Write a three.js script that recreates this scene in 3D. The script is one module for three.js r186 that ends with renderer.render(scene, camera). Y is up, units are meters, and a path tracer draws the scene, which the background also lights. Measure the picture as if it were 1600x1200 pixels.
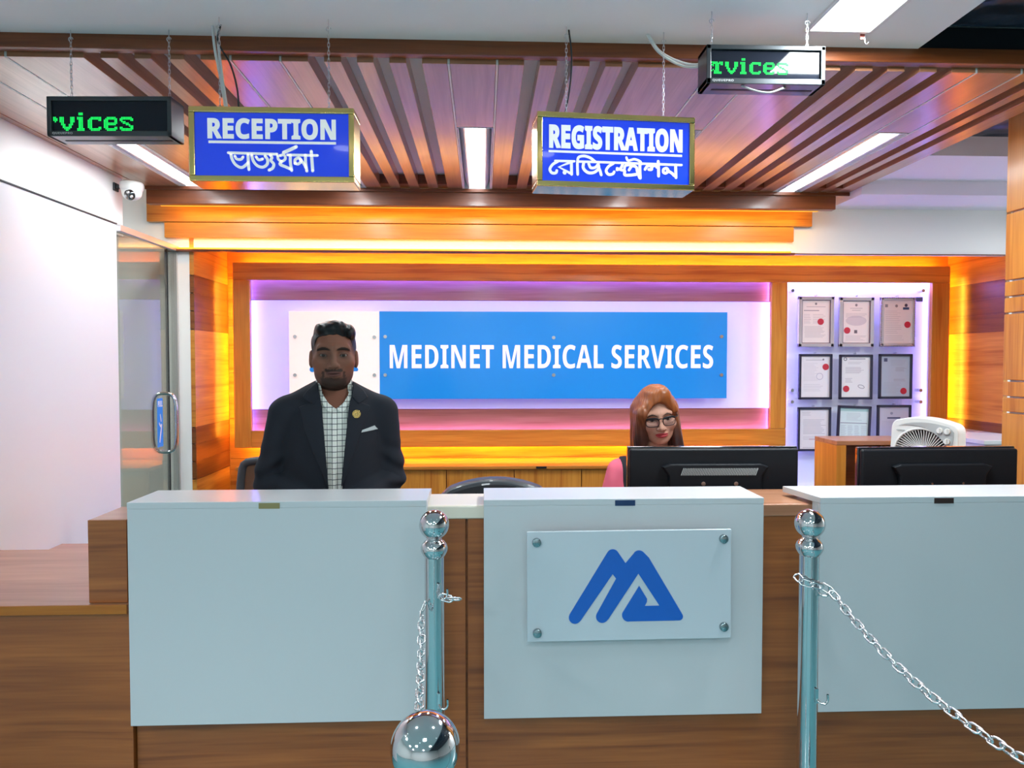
import * as THREE from 'three';
import { RoundedBoxGeometry } from 'three/addons/geometries/RoundedBoxGeometry.js';
import { TextGeometry } from 'three/addons/geometries/TextGeometry.js';
import { FontLoader } from 'three/addons/loaders/FontLoader.js';
import { mergeGeometries } from 'three/addons/utils/BufferGeometryUtils.js';
import { RectAreaLightUniformsLib } from 'three/addons/lights/RectAreaLightUniformsLib.js';

// ---------------------------------------------------------------- camera, exposure, light levels
const scene = new THREE.Scene();
scene.background = new THREE.Color(0x0a0c10);
const camera = new THREE.PerspectiveCamera(2 * Math.atan(600 / 1110) * 180 / Math.PI, 4 / 3, 0.05, 60);
camera.position.set(0, 1.5, 0);
camera.rotation.order = 'YXZ';
camera.rotation.set(-Math.atan(35 / 1110), -Math.atan(45 / 1110), 0);
scene.add(camera);
const renderer = new THREE.WebGLRenderer({ antialias: true });
renderer.toneMapping = THREE.LinearToneMapping;
renderer.toneMappingExposure = 1.12;
renderer.shadowMap.enabled = true;
RectAreaLightUniformsLib.init();
const COOL = new THREE.Color(0.86, 0.96, 1.0), ORANGE = new THREE.Color(1.0, 0.46, 0.035), BLUE = new THREE.Color(0.12, 0.1, 1.0), VIOLET = new THREE.Color(0.45, 0.24, 1.0), ICE = new THREE.Color(0.27, 0.24, 1.0);
const LEVEL = { tube: 37, panel: 70, near: 105, side: 330, cubicle: 150, spot: 5, orange: 88, cornice: 34, lip: 20, blue: 95, violet: 42, ice: 110 };
const GLOW = { tube: 9, panel: 3.5, near: 3, side: 3.5, cubicle: 3.5, spot: 3.5, strip: 0.03 };

// ---------------------------------------------------------------- helpers
let seed = 7;
const rnd = () => { seed = (seed * 1664525 + 1013904223) >>> 0; return seed / 4294967296; };
const rr = (a, b) => a + (b - a) * rnd();
const used = {};
function numbered(name) { const n = used[name] = (used[name] ?? -1) + 1; return n ? name + '_' + String(n).padStart(3, '0') : name; }
function mesh(name, geo, mat, parent) {
  const m = new THREE.Mesh(Array.isArray(geo) ? join(geo) : geo, mat);
  m.castShadow = m.receiveShadow = true;
  m.name = parent ? name : numbered(name);
  (parent ?? scene).add(m);
  return m;
}
function tag(o, label, category, group) { Object.assign(o.userData, { label, category }); if (group) o.userData.group = group; return o; }
function thing(name, label, category, [x, y, z] = [0, 0, 0], turn = 0, group) {
  const g = new THREE.Group(); g.name = numbered(name); g.position.set(x, y, z); g.rotation.y = turn; scene.add(g);
  return tag(g, label, category, group);
}
function structure(name, geo, mat, parent) { const m = mesh(name, geo, mat, parent); if (!parent) m.userData.kind = 'structure'; return m; }
function structureGroup(name) { const g = new THREE.Group(); g.name = name; g.userData.kind = 'structure'; scene.add(g); return g; }
function copyOf(o, name, label, group) {
  const c = o.clone(); c.name = numbered(name); scene.add(c);
  c.userData = { ...o.userData, label }; if (group) c.userData.group = group;
  return c;
}
function join(list) {
  const gs = list.map((g) => { let h = g.index ? g.toNonIndexed() : g; for (const k of Object.keys(h.attributes)) if (!['position', 'normal', 'uv'].includes(k)) h.deleteAttribute(k); return h; });
  return gs.length === 1 ? gs[0] : mergeGeometries(gs);
}
// metric uv: u runs along the grain axis
function grainUV(g, grain = 'x', shift = true) {
  const p = g.attributes.position, n = g.attributes.normal, uv = new Float32Array(p.count * 2), ou = shift ? rnd() : 0, ov = shift ? rnd() : 0, gi = 'xyz'.indexOf(grain);
  for (let i = 0; i < p.count; i++) {
    const P = [p.getX(i), p.getY(i), p.getZ(i)], N = [Math.abs(n.getX(i)), Math.abs(n.getY(i)), Math.abs(n.getZ(i))];
    const k = N.indexOf(Math.max(...N)); const ax = [0, 1, 2].filter((a) => a !== k);
    const [a, b] = ax.includes(gi) ? [gi, ax.find((q) => q !== gi)] : ax;
    uv[2 * i] = P[a] + ou; uv[2 * i + 1] = P[b] + ov;
  }
  g.setAttribute('uv', new THREE.BufferAttribute(uv, 2));
  return g;
}
// box from corner ranges, edges eased by r
function bx(x0, x1, y0, y1, z0, z1, r = 0.002, grain = 'x') {
  const w = Math.abs(x1 - x0), h = Math.abs(y1 - y0), d = Math.abs(z1 - z0), q = Math.min(r, w / 2.01, h / 2.01, d / 2.01);
  const g = q > 0 ? new RoundedBoxGeometry(w, h, d, 1, q) : new THREE.BoxGeometry(w, h, d);
  g.translate((x0 + x1) / 2, (y0 + y1) / 2, (z0 + z1) / 2);
  return grainUV(g.index ? g.toNonIndexed() : g, grain);
}
const V = (x, y, z) => new THREE.Vector3(x, y, z);
function tube(points, r, segs = 24, rad = 8, closed = false) {
  return new THREE.TubeGeometry(new THREE.CatmullRomCurve3(points.map((p) => V(...p)), closed, 'centripetal'), segs, r, rad, closed);
}
function rod(a, b, r, rad = 12, r2 = r) {
  const A = V(...a), B = V(...b), g = new THREE.CylinderGeometry(r2, r, A.distanceTo(B), rad);
  g.applyQuaternion(new THREE.Quaternion().setFromUnitVectors(V(0, 1, 0), B.clone().sub(A).normalize()));
  return g.translate((A.x + B.x) / 2, (A.y + B.y) / 2, (A.z + B.z) / 2);
}
function lathe(profile, seg = 40) { return new THREE.LatheGeometry(profile.map(([r, y]) => new THREE.Vector2(r, y)), seg); }
function areaLight(color, level, w, h, pos, towards, parent) {
  const l = new THREE.RectAreaLight(color, level, w, h);
  l.position.set(...pos); (parent ?? scene).add(l);
  const p = V(...pos).add(parent ? parent.position : V(0, 0, 0)); l.up.set(0, 0, 1); l.lookAt(V(...towards).add(p));
  return l;
}
const font = await new FontLoader().loadAsync('fonts/droid/droid_sans_bold.typeface.json');
const thinFont = await new FontLoader().loadAsync('fonts/droid/droid_sans_regular.typeface.json');
// lettering fitted into a rectangle of the x-y plane, facing +z
function lettering(text, x0, x1, y0, y1, depth, f = font, fat = 0) {
  const g = new TextGeometry(text, { font: f, size: 1, depth: 1, curveSegments: 5, bevelEnabled: fat > 0, bevelThickness: 0.001, bevelSize: fat, bevelSegments: 1 });
  g.computeBoundingBox(); const b = g.boundingBox;
  g.translate(-b.min.x, -b.min.y, -b.min.z).scale((x1 - x0) / (b.max.x - b.min.x), (y1 - y0) / (b.max.y - b.min.y), depth / (b.max.z - b.min.z)).translate(x0, y0, 0);
  g.computeVertexNormals();
  return g;
}
// a flat brush stroke with round ends, facing +z
function stroke(pts, width, depth, smooth = true) {
  const c = smooth && pts.length > 2 ? new THREE.CatmullRomCurve3(pts.map((p) => V(p[0], p[1], 0)), false, 'centripetal').getPoints(pts.length * 5) : pts.map((p) => V(p[0], p[1], 0));
  const L = [], R = [];
  for (let i = 0; i < c.length; i++) {
    const t = c[Math.min(i + 1, c.length - 1)].clone().sub(c[Math.max(i - 1, 0)]).normalize();
    L.push([c[i].x - t.y * width / 2, c[i].y + t.x * width / 2]); R.push([c[i].x + t.y * width / 2, c[i].y - t.x * width / 2]);
  }
  const pos = [], quad = (a, b, d, e, z) => pos.push(...a, z, ...b, z, ...d, z, ...a, z, ...d, z, ...e, z);
  for (let i = 0; i + 1 < c.length; i++) {
    quad(R[i], R[i + 1], L[i + 1], L[i], depth);
    for (const [s, f] of [[L, 1], [R, -1]]) { const a = s[i], b = s[i + 1]; const t = [[...a, depth], [...b, depth], [...b, 0], [...a, depth], [...b, 0], [...a, 0]]; for (const v of f > 0 ? t : t.reverse()) pos.push(...v); }
  }
  for (const e of [c[0], c[c.length - 1]]) for (let k = 0; k < 12; k++) { const a = k / 12 * 2 * Math.PI, b = (k + 1) / 12 * 2 * Math.PI; pos.push(e.x, e.y, depth, e.x + Math.cos(a) * width / 2, e.y + Math.sin(a) * width / 2, depth, e.x + Math.cos(b) * width / 2, e.y + Math.sin(b) * width / 2, depth); }
  const g = new THREE.BufferGeometry(); g.setAttribute('position', new THREE.Float32BufferAttribute(pos, 3)); g.computeVertexNormals();
  g.setAttribute('uv', new THREE.Float32BufferAttribute(new Float32Array(pos.length / 3 * 2), 2));
  return g;
}

// ---------------------------------------------------------------- textures and materials
function lattice(s) {
  const t = new Float32Array(65536); let q = s * 7919 + 13; for (let i = 0; i < t.length; i++) { q = (q * 1664525 + 1013904223) >>> 0; t[i] = q / 4294967296; }
  return (x, y, px, py) => { // periodic value noise
    const xi = Math.floor(x), yi = Math.floor(y), fx = x - xi, fy = y - yi, sx = fx * fx * (3 - 2 * fx), sy = fy * fy * (3 - 2 * fy);
    const at = (a, b) => t[(((a % px) + px) % px * 257 + ((b % py) + py) % py * 131) & 65535];
    const a = at(xi, yi), b = at(xi + 1, yi), c = at(xi, yi + 1), d = at(xi + 1, yi + 1);
    return a + (b - a) * sx + (c - a + (a - b - c + d) * sx) * sy;
  };
}
function woodTexture(s, light, dark, contrast = 1, N = 1024) {
  const n = lattice(s), data = new Uint8Array(N * N * 4);
  for (let j = 0; j < N; j++) for (let i = 0; i < N; i++) {
    const u = i / N, v = j / N, w = v + 0.012 * n(u * 3, v * 6, 3, 6);
    let t = 0.42 * n(u * 3, w * 22, 3, 22) + 0.3 * n(u * 4, w * 70, 4, 70) + 0.28 * n(u * 10, w * 240, 10, 240);
    const s1 = n(u * 2 + 9, w * 46, 2, 46), s2 = n(u * 3 + 5, w * 110, 3, 110);
    t += 0.55 * Math.max(0, s1 - 0.72) / 0.28 + 0.35 * Math.max(0, s2 - 0.78) / 0.22;
    t = Math.min(1, Math.max(0, 0.5 + (t - 0.55) * contrast));
    for (let k = 0; k < 3; k++) data[(j * N + i) * 4 + k] = light[k] + (dark[k] - light[k]) * t;
    data[(j * N + i) * 4 + 3] = 255;
  }
  const tx = new THREE.DataTexture(data, N, N); tx.colorSpace = THREE.SRGBColorSpace; tx.wrapS = tx.wrapT = THREE.RepeatWrapping; tx.magFilter = THREE.LinearFilter; tx.needsUpdate = true;
  return tx;
}
function noiseTexture(s, a, b, fx, fy, N = 256) {
  const n = lattice(s), data = new Uint8Array(N * N * 4);
  for (let j = 0; j < N; j++) for (let i = 0; i < N; i++) {
    const u = i / N, v = j / N, t = 0.6 * n(u * fx, v * fy, fx, fy) + 0.4 * n(u * fx * 3, v * fy * 3, fx * 3, fy * 3);
    for (let k = 0; k < 3; k++) data[(j * N + i) * 4 + k] = a[k] + (b[k] - a[k]) * t;
    data[(j * N + i) * 4 + 3] = 255;
  }
  const tx = new THREE.DataTexture(data, N, N); tx.wrapS = tx.wrapT = THREE.RepeatWrapping; tx.magFilter = THREE.LinearFilter; tx.needsUpdate = true;
  return tx;
}
function canvasTexture(w, h, draw) {
  const c = document.createElement('canvas'); c.width = w; c.height = h; draw(c.getContext('2d'), w, h);
  const t = new THREE.CanvasTexture(c); t.colorSpace = THREE.SRGBColorSpace; t.magFilter = THREE.LinearFilter; t.wrapS = t.wrapT = THREE.RepeatWrapping; return t;
}
const std = (o) => new THREE.MeshStandardMaterial(o), phys = (o) => new THREE.MeshPhysicalMaterial(o);
const lin = (r, g, b) => new THREE.Color().setRGB(r, g, b);
const teakTex = woodTexture(3, [222, 154, 62], [170, 96, 24], 0.9), brownTex = woodTexture(11, [184, 108, 48], [120, 60, 20], 0.8), veneerTex = woodTexture(23, [196, 142, 108], [146, 92, 62], 0.8);
const M = {
  teak: phys({ map: teakTex, roughness: 0.42, clearcoat: 0.25, clearcoatRoughness: 0.2 }),
  teakDark: phys({ map: teakTex, color: lin(0.36, 0.27, 0.25), roughness: 0.4, clearcoat: 0.3, clearcoatRoughness: 0.2 }),
  brown: phys({ map: brownTex, roughness: 0.4, clearcoat: 0.25, clearcoatRoughness: 0.25 }),
  molding: phys({ map: brownTex, color: lin(0.62, 0.52, 0.5), roughness: 0.4, clearcoat: 0.3, clearcoatRoughness: 0.15 }),
  veneer: phys({ map: veneerTex, roughness: 0.3, clearcoat: 0.9, clearcoatRoughness: 0.2 }),
  band: phys({ map: veneerTex, color: lin(0.85, 0.72, 0.8), roughness: 0.35, clearcoat: 0.5, clearcoatRoughness: 0.15 }),
  deskTop: phys({ map: veneerTex, roughness: 0.35, clearcoat: 0.5, clearcoatRoughness: 0.12 }),
  wall: std({ color: lin(0.84, 0.82, 0.8), roughness: 0.85 }),
  ceiling: std({ color: lin(0.84, 0.84, 0.84), roughness: 0.9 }),
  panelWhite: phys({ color: lin(0.82, 0.82, 0.86), roughness: 0.45, clearcoat: 0.3, clearcoatRoughness: 0.3 }),
  laminate: phys({ color: lin(0.58, 0.6, 0.62), roughness: 0.38, clearcoat: 0.4, clearcoatRoughness: 0.12 }),
  cream: phys({ color: lin(0.78, 0.7, 0.58), roughness: 0.4, clearcoat: 0.3 }),
  chrome: std({ color: lin(0.64, 0.64, 0.65), metalness: 1, roughness: 0.06 }),
  steel: std({ color: lin(0.62, 0.62, 0.64), metalness: 1, roughness: 0.28 }),
  zinc: std({ color: lin(0.78, 0.78, 0.8), metalness: 1, roughness: 0.2 }),
  brass: std({ color: lin(0.8, 0.56, 0.2), metalness: 1, roughness: 0.14 }),
  black: phys({ color: lin(0.008, 0.009, 0.012), roughness: 0.45, specularIntensity: 0.45 }),
  blackGloss: phys({ color: lin(0.01, 0.011, 0.015), roughness: 0.12, clearcoat: 1, clearcoatRoughness: 0.04 }),
  darkMetal: std({ color: lin(0.05, 0.06, 0.07), metalness: 0.6, roughness: 0.35 }),
  cable: std({ color: lin(0.02, 0.018, 0.02), roughness: 0.6 }),
  whiteCable: std({ color: lin(0.7, 0.7, 0.68), roughness: 0.6 }),
  plastic: phys({ color: lin(0.74, 0.73, 0.7), roughness: 0.4 }),
  greyPlastic: phys({ color: lin(0.42, 0.43, 0.43), roughness: 0.45 }),
  glass: phys({ color: lin(0.985, 0.99, 0.99), transmission: 1, thickness: 0, roughness: 0.03, ior: 1.5 }),
  tintGlass: phys({ color: lin(0.66, 0.66, 0.62), transmission: 1, thickness: 0, roughness: 0.02, ior: 1.5 }),
  aluminium: std({ color: lin(0.6, 0.55, 0.54), metalness: 0.7, roughness: 0.35 }),
  leather: phys({ color: lin(0.035, 0.042, 0.05), roughness: 0.42, clearcoat: 0.15 }),
  floor: phys({ color: lin(0.08, 0.25, 0.28), roughness: 0.25, clearcoat: 0.5, clearcoatRoughness: 0.1 }),
  darkCeiling: phys({ color: lin(0.03, 0.045, 0.075), roughness: 0.3, specularIntensity: 0.6, bumpMap: noiseTexture(5, [0, 0, 0], [255, 255, 255], 3, 5), bumpScale: 0.16 }),
  soffit: std({ color: lin(0.8, 0.74, 0.83), roughness: 0.8 }),
  signBlue: phys({ color: lin(0.008, 0.09, 0.72), roughness: 0.2, clearcoat: 0.7, clearcoatRoughness: 0.05 }),
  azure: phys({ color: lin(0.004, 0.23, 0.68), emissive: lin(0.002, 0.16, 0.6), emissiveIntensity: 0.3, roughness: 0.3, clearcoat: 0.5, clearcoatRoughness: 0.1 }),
  sticker: phys({ color: lin(0.01, 0.26, 0.8), roughness: 0.4 }),
  emblemBlue: phys({ color: lin(0.004, 0.11, 0.52), roughness: 0.3, clearcoat: 0.4 }),
  whiteInk: std({ color: lin(0.9, 0.86, 0.88), roughness: 0.4 }),
};

// ---------------------------------------------------------------- room shell
structure('floor', bx(-4.6, 5.6, -0.1, 0, -5.2, 4.6, 0), M.floor);
structure('wall_left', bx(-4.6, -4.5, 0, 2.8, -5.2, 4.6, 0), M.wall);
structure('wall_right', bx(5.5, 5.6, 0, 2.8, -5.2, 4.6, 0), M.wall);
structure('wall_front', bx(-4.6, 5.6, 0, 2.8, 4.5, 4.6, 0), M.wall);
structure('wall_back', [bx(-4.5, -1.818, 0, 2.8, -4.54, -4.5, 0), bx(-1.818, 3.418, 2.187, 2.8, -4.54, -4.5, 0), bx(3.418, 5.5, 0, 2.8, -4.54, -4.5, 0), bx(-1.83, 3.43, 2.5, 2.54, -5.2, -4.54, 0), bx(-4.5, 5.5, 0, 2.8, -5.24, -5.2, 0)], M.wall);
structure('ceiling', [bx(-4.5, 1.502, 2.58, 2.72, -2.466, 4.5, 0), bx(-4.5, 2.21, 2.58, 2.72, -4.5, -2.466, 0)], M.ceiling);
const darkCeil = structure('ceiling_dark', [bx(1.502, 5.5, 2.66, 2.72, -2.43, 4.5, 0), bx(2.21, 5.5, 2.66, 2.72, -3.6, -2.43, 0)], M.darkCeiling);
structure('wall_bulkhead', [bx(2.212, 5.5, 2.56, 2.72, -4.5, -3.6, 0), bx(2.212, 5.5, 2.478, 2.56, -4.5, -4.1, 0)], M.soffit);
// upper wall over the white partition
structure('wall_upper', bx(-2.4, -2.02, 2.2, 2.58, -4.1, -0.6, 0), M.wall);
structure('shade_strip_5', bx(-1.972, -1.896, 2.212, 2.218, -3.79, -1.0, 0), M.darkMetal);  // dark strip drawn as the shadow line along the partition top
structure('wall_partition', bx(-1.97, -1.9, 0, 2.212, -3.79, -1.0, 0.004), M.panelWhite);

// wood trim along the front edge of the canopy
structure('trim_1', bx(-4.5, 5.5, 2.533, 2.585, -2.47, -2.43, 0.004), M.molding);
structure('trim_7', bx(1.503, 5.5, 2.586, 2.66, -2.465, -2.438, 0.003), M.black);
// canopy of veneer planks with slots between them
const canopy = structureGroup('ceiling_canopy');
const Z0 = -2.475, Z1 = -4.25, YC = 2.52, TOP = 2.579;
const slots = [-1.312, -1.2, -1.09, -0.981, -0.567, -0.456, -0.346, -0.235, 0.169, 0.283, 0.396, 0.51, 1.279, 1.395, 1.51, 1.626, 1.998, 2.098];
const lampStrips = [[-1.756, -1.6], [-0.85, -0.692], [-0.113, 0.045], [0.808, 0.966], [1.748, 1.904]];
{
  const gaps = slots.map((s) => [s - 0.027, s + 0.027]);
  for (const [a, b] of lampStrips) gaps.push([a - 0.009, a], [b, b + 0.009]);
  gaps.push([-1.985, -1.979]);
  gaps.sort((p, q) => p[0] - q[0]);
  let x = -2.02;
  for (const [a, b] of [...gaps, [2.21, 2.21]]) {
    const lamp = lampStrips.some(([p]) => Math.abs(p - x) < 1e-4);
    if (a - x > 0.012) {
      const g = bx(x, a, YC, TOP, lamp ? -3.13 : Z1, Z0, 0.0015, 'z');
      structure('plank', g, M.veneer, canopy);
    }
    x = b;
  }
  for (const [a, b] of lampStrips) for (const q of [a - 0.008, b + 0.001]) structure('seam_strip', bx(q, q + 0.007, YC - 0.001, TOP, Z1, Z0 - 0.001, 0), M.plastic, canopy);
  for (const s of slots) structure('slot_end_shade', bx(s - 0.027, s + 0.027, 2.524, TOP, Z1, Z1 + 0.1, 0), M.molding, canopy);  // dark blocks stand in for the shade at the slot ends
}
structure('beam_1', bx(-1.96, 2.135, 2.42, 2.519, -4.3, -4.25, 0.004), M.molding);
structure('trim_2', bx(-1.96, 2.22, 2.5, 2.52, -4.25, -4.235, 0.002), M.molding);
structure('trim_3', bx(-2.056, 2.09, 2.357, 2.47, -4.498, -4.46, 0.003), M.teak);
structure('trim_4', bx(-1.955, 1.976, 2.262, 2.356, -4.498, -4.47, 0.003), M.teak);

// fluorescent fixtures set into the canopy
lampStrips.forEach(([a, b], i) => {
  const t = thing('ceiling_lamp', ['long fluorescent fixture in the canopy beside the white upper wall, behind the scrolling display', 'fluorescent fixture in the canopy hidden behind the RECEPTION sign', 'fluorescent fixture in the middle of the canopy between the two blue signs', 'fluorescent fixture in the canopy hidden behind the REGISTRATION sign', 'long fluorescent fixture in the canopy beside the open edge near the wooden column'][i], 'light', [(a + b) / 2, YC, -3.69]);
  const w = (b - a) / 2 - 0.001, L = 0.55;
  const r1 = bx(-0.006, 0, -0.03, 0.03, -L, L, 0).rotateZ(0.45).translate(-w + 0.02, 0.03, 0), r2 = bx(0, 0.006, -0.03, 0.03, -L, L, 0).rotateZ(-0.45).translate(w - 0.02, 0.03, 0);
  mesh('housing', [bx(-w, -w + 0.004, 0, 0.058, -L, L, 0), bx(w - 0.004, w, 0, 0.058, -L, L, 0), bx(-w, w, 0.052, 0.058, -L, L, 0), bx(-w, w, 0, 0.055, L - 0.004, L, 0), bx(-w, w, 0, 0.055, -L, -L + 0.004, 0)], std({ color: lin(0.85, 0.86, 0.88), roughness: 0.35 }), t);
  mesh('reflector', r1, std({ color: lin(0.88, 0.89, 0.9), roughness: 0.25, metalness: 0.3 }), t); mesh('reflector', r2, std({ color: lin(0.88, 0.89, 0.9), roughness: 0.25, metalness: 0.3 }), t);
  mesh('tube', rod([0, 0.026, -L + 0.03], [0, 0.026, L - 0.03], 0.014, 16), std({ color: 0xffffff, emissive: new THREE.Color(0.92, 0.97, 1), emissiveIntensity: GLOW.tube }), t);
  areaLight(COOL, LEVEL.tube, 0.1, 0.76, [0, -0.004, 0.15], [0, -1, 0], t);
});
// square panel lights of the hall ceiling
[[1.16, -2.0], [-2.5, -0.2], [-2.8, 1.4], [0.0, 0.5], [-1.3, 1.6], [1.0, 1.7], [-2.8, 2.9], [-0.2, 3.2], [-3.1, -3.2], [4.9, -3.2]].forEach(([x, z], i) => {
  const s = i ? 0.15 : 0.1, t = thing('panel_light', ['small square ceiling panel light above the scrolling display by the dark ceiling', 'square panel light in the hall ceiling over the wooden side counter', 'square panel light in the hall ceiling near the side wall', 'square panel light in the hall ceiling above the visitors', 'square panel light of the hall, second row', 'square panel light of the hall beside the dark ceiling', 'square panel light in the far hall corner', 'square panel light near the hall entrance wall', 'square panel light inside the glass room', 'square panel light in the dark ceiling beyond the wooden column'][i], 'light', [x, i === 9 ? 2.66 : 2.58, z]);
  const sz = i ? s : 0.3;
  const e = 0.012;
  mesh('frame', [bx(-s - e, s + e, -0.008, 0, sz, sz + e, 0), bx(-s - e, s + e, -0.008, 0, -sz - e, -sz, 0), bx(-s - e, -s, -0.008, 0, -sz, sz, 0), bx(s, s + e, -0.008, 0, -sz, sz, 0)], M.plastic, t);
  mesh('diffuser', bx(-s, s, -0.005, -0.001, -sz, sz, 0), std({ color: 0xffffff, emissive: new THREE.Color(0.95, 0.99, 1), emissiveIntensity: i === 8 ? GLOW.cubicle : i === 9 ? GLOW.side : i ? GLOW.panel : GLOW.near }), t);
  areaLight(COOL, i === 8 ? LEVEL.cubicle : i === 9 ? LEVEL.side : i ? LEVEL.panel : LEVEL.near, 2 * s, 2 * sz, [0, -0.012, 0], [0, -1, 0], t);
});

// unseen downlights, added to bounce light off the floor onto the ceiling
[[-1.9, -0.75], [-0.7, -0.85], [0.55, -0.85], [1.25, 0.1], [-0.6, 0.9], [2.9, -1.0]].forEach(([x, z], i) => {
  const y = i === 5 ? 2.66 : 2.58, t = thing('downlight', ['added downlight over the aisle by the partition', 'added downlight over the nearest barrier post', 'added downlight over the second barrier row', 'added downlight beside the dark ceiling edge', 'added downlight behind the visitors', 'added downlight in the dark ceiling'][i], 'light', [x, y, z]);
  mesh('rim', lathe([[0.05, 0], [0.062, 0], [0.064, -0.004], [0.06, -0.008], [0.052, -0.004], [0.05, 0]], 32), M.plastic, t);
  mesh('lens', new THREE.CylinderGeometry(0.05, 0.05, 0.004, 32).translate(0, -0.003, 0), std({ color: 0xffffff, emissive: new THREE.Color(0.95, 0.99, 1), emissiveIntensity: GLOW.spot }), t);
  const s = new THREE.SpotLight(COOL, LEVEL.spot, 0, 0.62, 0.5, 2); s.position.set(0, -0.02, 0); s.shadow.radius = 2; s.castShadow = true; t.add(s); s.target.position.set(0, -2, 0); t.add(s.target);
});

// ---------------------------------------------------------------- alcove with the backlit frame
const ZB = -5.08;
{
  const w = structureGroup('wall_alcove');
  const rows = [0, 0.815, 1.1, 1.42, 1.75, 2.08, 2.5];
  for (let i = 0; i + 1 < rows.length; i++) structure('board', bx(-1.79, 3.39, rows[i] + 0.001, rows[i + 1] - 0.001, ZB - 0.03, ZB, 0.001), M.teak, w);
}
for (const [name, x, dir, light] of [['wall_alcove_left', -1.79, -1], ['wall_alcove_right', 3.39, 1]]) {
  const w = structureGroup(name);
  const ys = [0, 0.765, 0.875, 0.985, 1.09, 1.7, 1.815, 1.925, 2.035, 2.5];
  for (let i = 0; i + 1 < ys.length; i++) {
    const dark = (i >= 1 && i <= 3) || (i >= 5 && i <= 7);
    structure('board', bx(x, x + dir * 0.027, ys[i] + 0.003, ys[i + 1] - 0.003, ZB, -4.497, 0.001, 'z'), dark ? M.teakDark : M.teak, w);
  }
  for (const y of ys.slice(1, -1)) structure('groove_strip', bx(x + dir * 0.004, x - dir * 0.002, y - 0.003, y + 0.003, ZB, -4.488, 0), M.molding, w);
}
// proud frame of teak rails and stiles in front of the alcove wall
const frame = structureGroup('trim_frame');
const FZ0 = -4.985, FZ1 = -4.95;
for (const g of [bx(-1.712, 3.325, 2.06, 2.178, FZ0, FZ1, 0.003), bx(-1.597, 2.149, 0.905, 1.023, FZ0, FZ1, 0.003), bx(-1.712, -1.598, 0.905, 2.059, FZ0, FZ1, 0.003, 'y'), bx(2.036, 2.149, 1.024, 2.059, FZ0, FZ1, 0.003, 'y'), bx(3.197, 3.325, 0.1, 2.059, FZ0, FZ1, 0.003, 'y'), bx(2.036, 2.149, 0.1, 0.904, FZ0, FZ1, 0.003, 'y')])
  structure('rail', g, M.teak, frame);
structure('batten', [bx(-1.67, 3.29, 2.1, 2.14, ZB, FZ0, 0), bx(-1.67, 2.1, 0.945, 0.985, ZB, FZ0, 0), bx(-1.675, -1.635, 0.985, 2.1, ZB, FZ0, 0), bx(2.075, 2.11, 0.1, 2.1, ZB, FZ0, 0), bx(3.24, 3.29, 0.1, 2.1, ZB, FZ0, 0)], M.molding, frame);
// recess behind the name board: wood bands and a white field
const recess = structureGroup('wall_recess');
structure('upper_band', bx(-1.634, 2.074, 1.932, 2.1, ZB, -5.045, 0.001), M.band, recess);
structure('lower_band', bx(-1.634, 2.074, 0.985, 1.162, ZB, -5.045, 0.001), M.band, recess);
structure('white_field', bx(-1.634, 2.074, 1.166, 1.928, ZB, -5.038, 0.002), M.panelWhite, recess);
structure('white_field', bx(2.112, 3.238, 0.1, 2.1, ZB, -5.04, 0.002), M.panelWhite, recess);

// LED strips
function ledStrip(label, x0, x1, y, z, dir, color, glow, level, vertical) {
  const len = vertical ? Math.abs(x1 - x0) : x1 - x0;
  const t = thing('led_strip', label, 'LED strip', vertical ? [y, (x0 + x1) / 2, z] : [(x0 + x1) / 2, y, z]);
  const c = 0.004, w = 0.012;
  const g = vertical ? bx(-c, c, -len / 2, len / 2, -w / 2, w / 2, 0) : Math.abs(dir[1]) > 0.9 ? bx(-len / 2, len / 2, -c, c, -w / 2, w / 2, 0) : bx(-len / 2, len / 2, -w / 2, w / 2, -c, c, 0);
  mesh('strip', g, std({ color: color, emissive: color, emissiveIntensity: GLOW.strip * level, roughness: 0.4 }), t);
  const q = new THREE.RectAreaLight(color, level, vertical ? 0.02 : len, vertical ? len : 0.02);
  t.add(q); q.position.set(dir[0] * 0.006, dir[1] * 0.006, dir[2] * 0.006);
  q.up.set(0, vertical ? 1 : 0, vertical ? 0 : 1); if (!vertical && Math.abs(dir[2]) > 0.5) q.up.set(0, 1, 0);
  q.lookAt(V(...dir).add(q.position).add(t.position));
  return t;
}
const SZ = -5.03;
ledStrip('orange LED strip glowing on top of the teak frame', -1.67, 3.29, 2.146, SZ, [0, 1, 0], ORANGE, 2, LEVEL.orange);
ledStrip('orange LED strip glowing under the lower teak rail', -1.67, 2.1, 0.939, SZ, [0, -1, 0], ORANGE, 2, LEVEL.orange);
ledStrip('orange LED strip behind the frame stile next to the chair side of the alcove', 0.98, 2.1, -1.681, SZ, [-1, 0, 0], ORANGE, 2, LEVEL.orange, true);
ledStrip('orange LED strip behind the frame stile next to the certificates', 0.6, 2.1, 3.297, SZ, [1, 0, 0], ORANGE, 2, LEVEL.orange, true);
ledStrip('orange LED strip behind the canopy beam washing the cornice bands', -1.9, 2.05, 2.424, -4.306, [0, -0.6, -0.8], ORANGE, 2, LEVEL.cornice);
structure('trim_6', bx(-1.95, 1.98, 2.178, 2.19, -4.5, -4.458, 0.002), M.molding);
ledStrip('orange LED strip lying on the lip under the white cornice wall', -1.93, 1.96, 2.196, -4.476, [0, 0.75, -0.66], ORANGE, 2, LEVEL.lip);
ledStrip('blue LED strip under the upper rail above the name board', -1.63, 2.07, 2.094, -5.02, [0, -1, 0], BLUE, 2, LEVEL.blue);
ledStrip('violet LED strip over the lower rail below the name board', -1.63, 2.07, 0.991, -5.015, [0, 1, 0], VIOLET, 2, LEVEL.violet);
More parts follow.
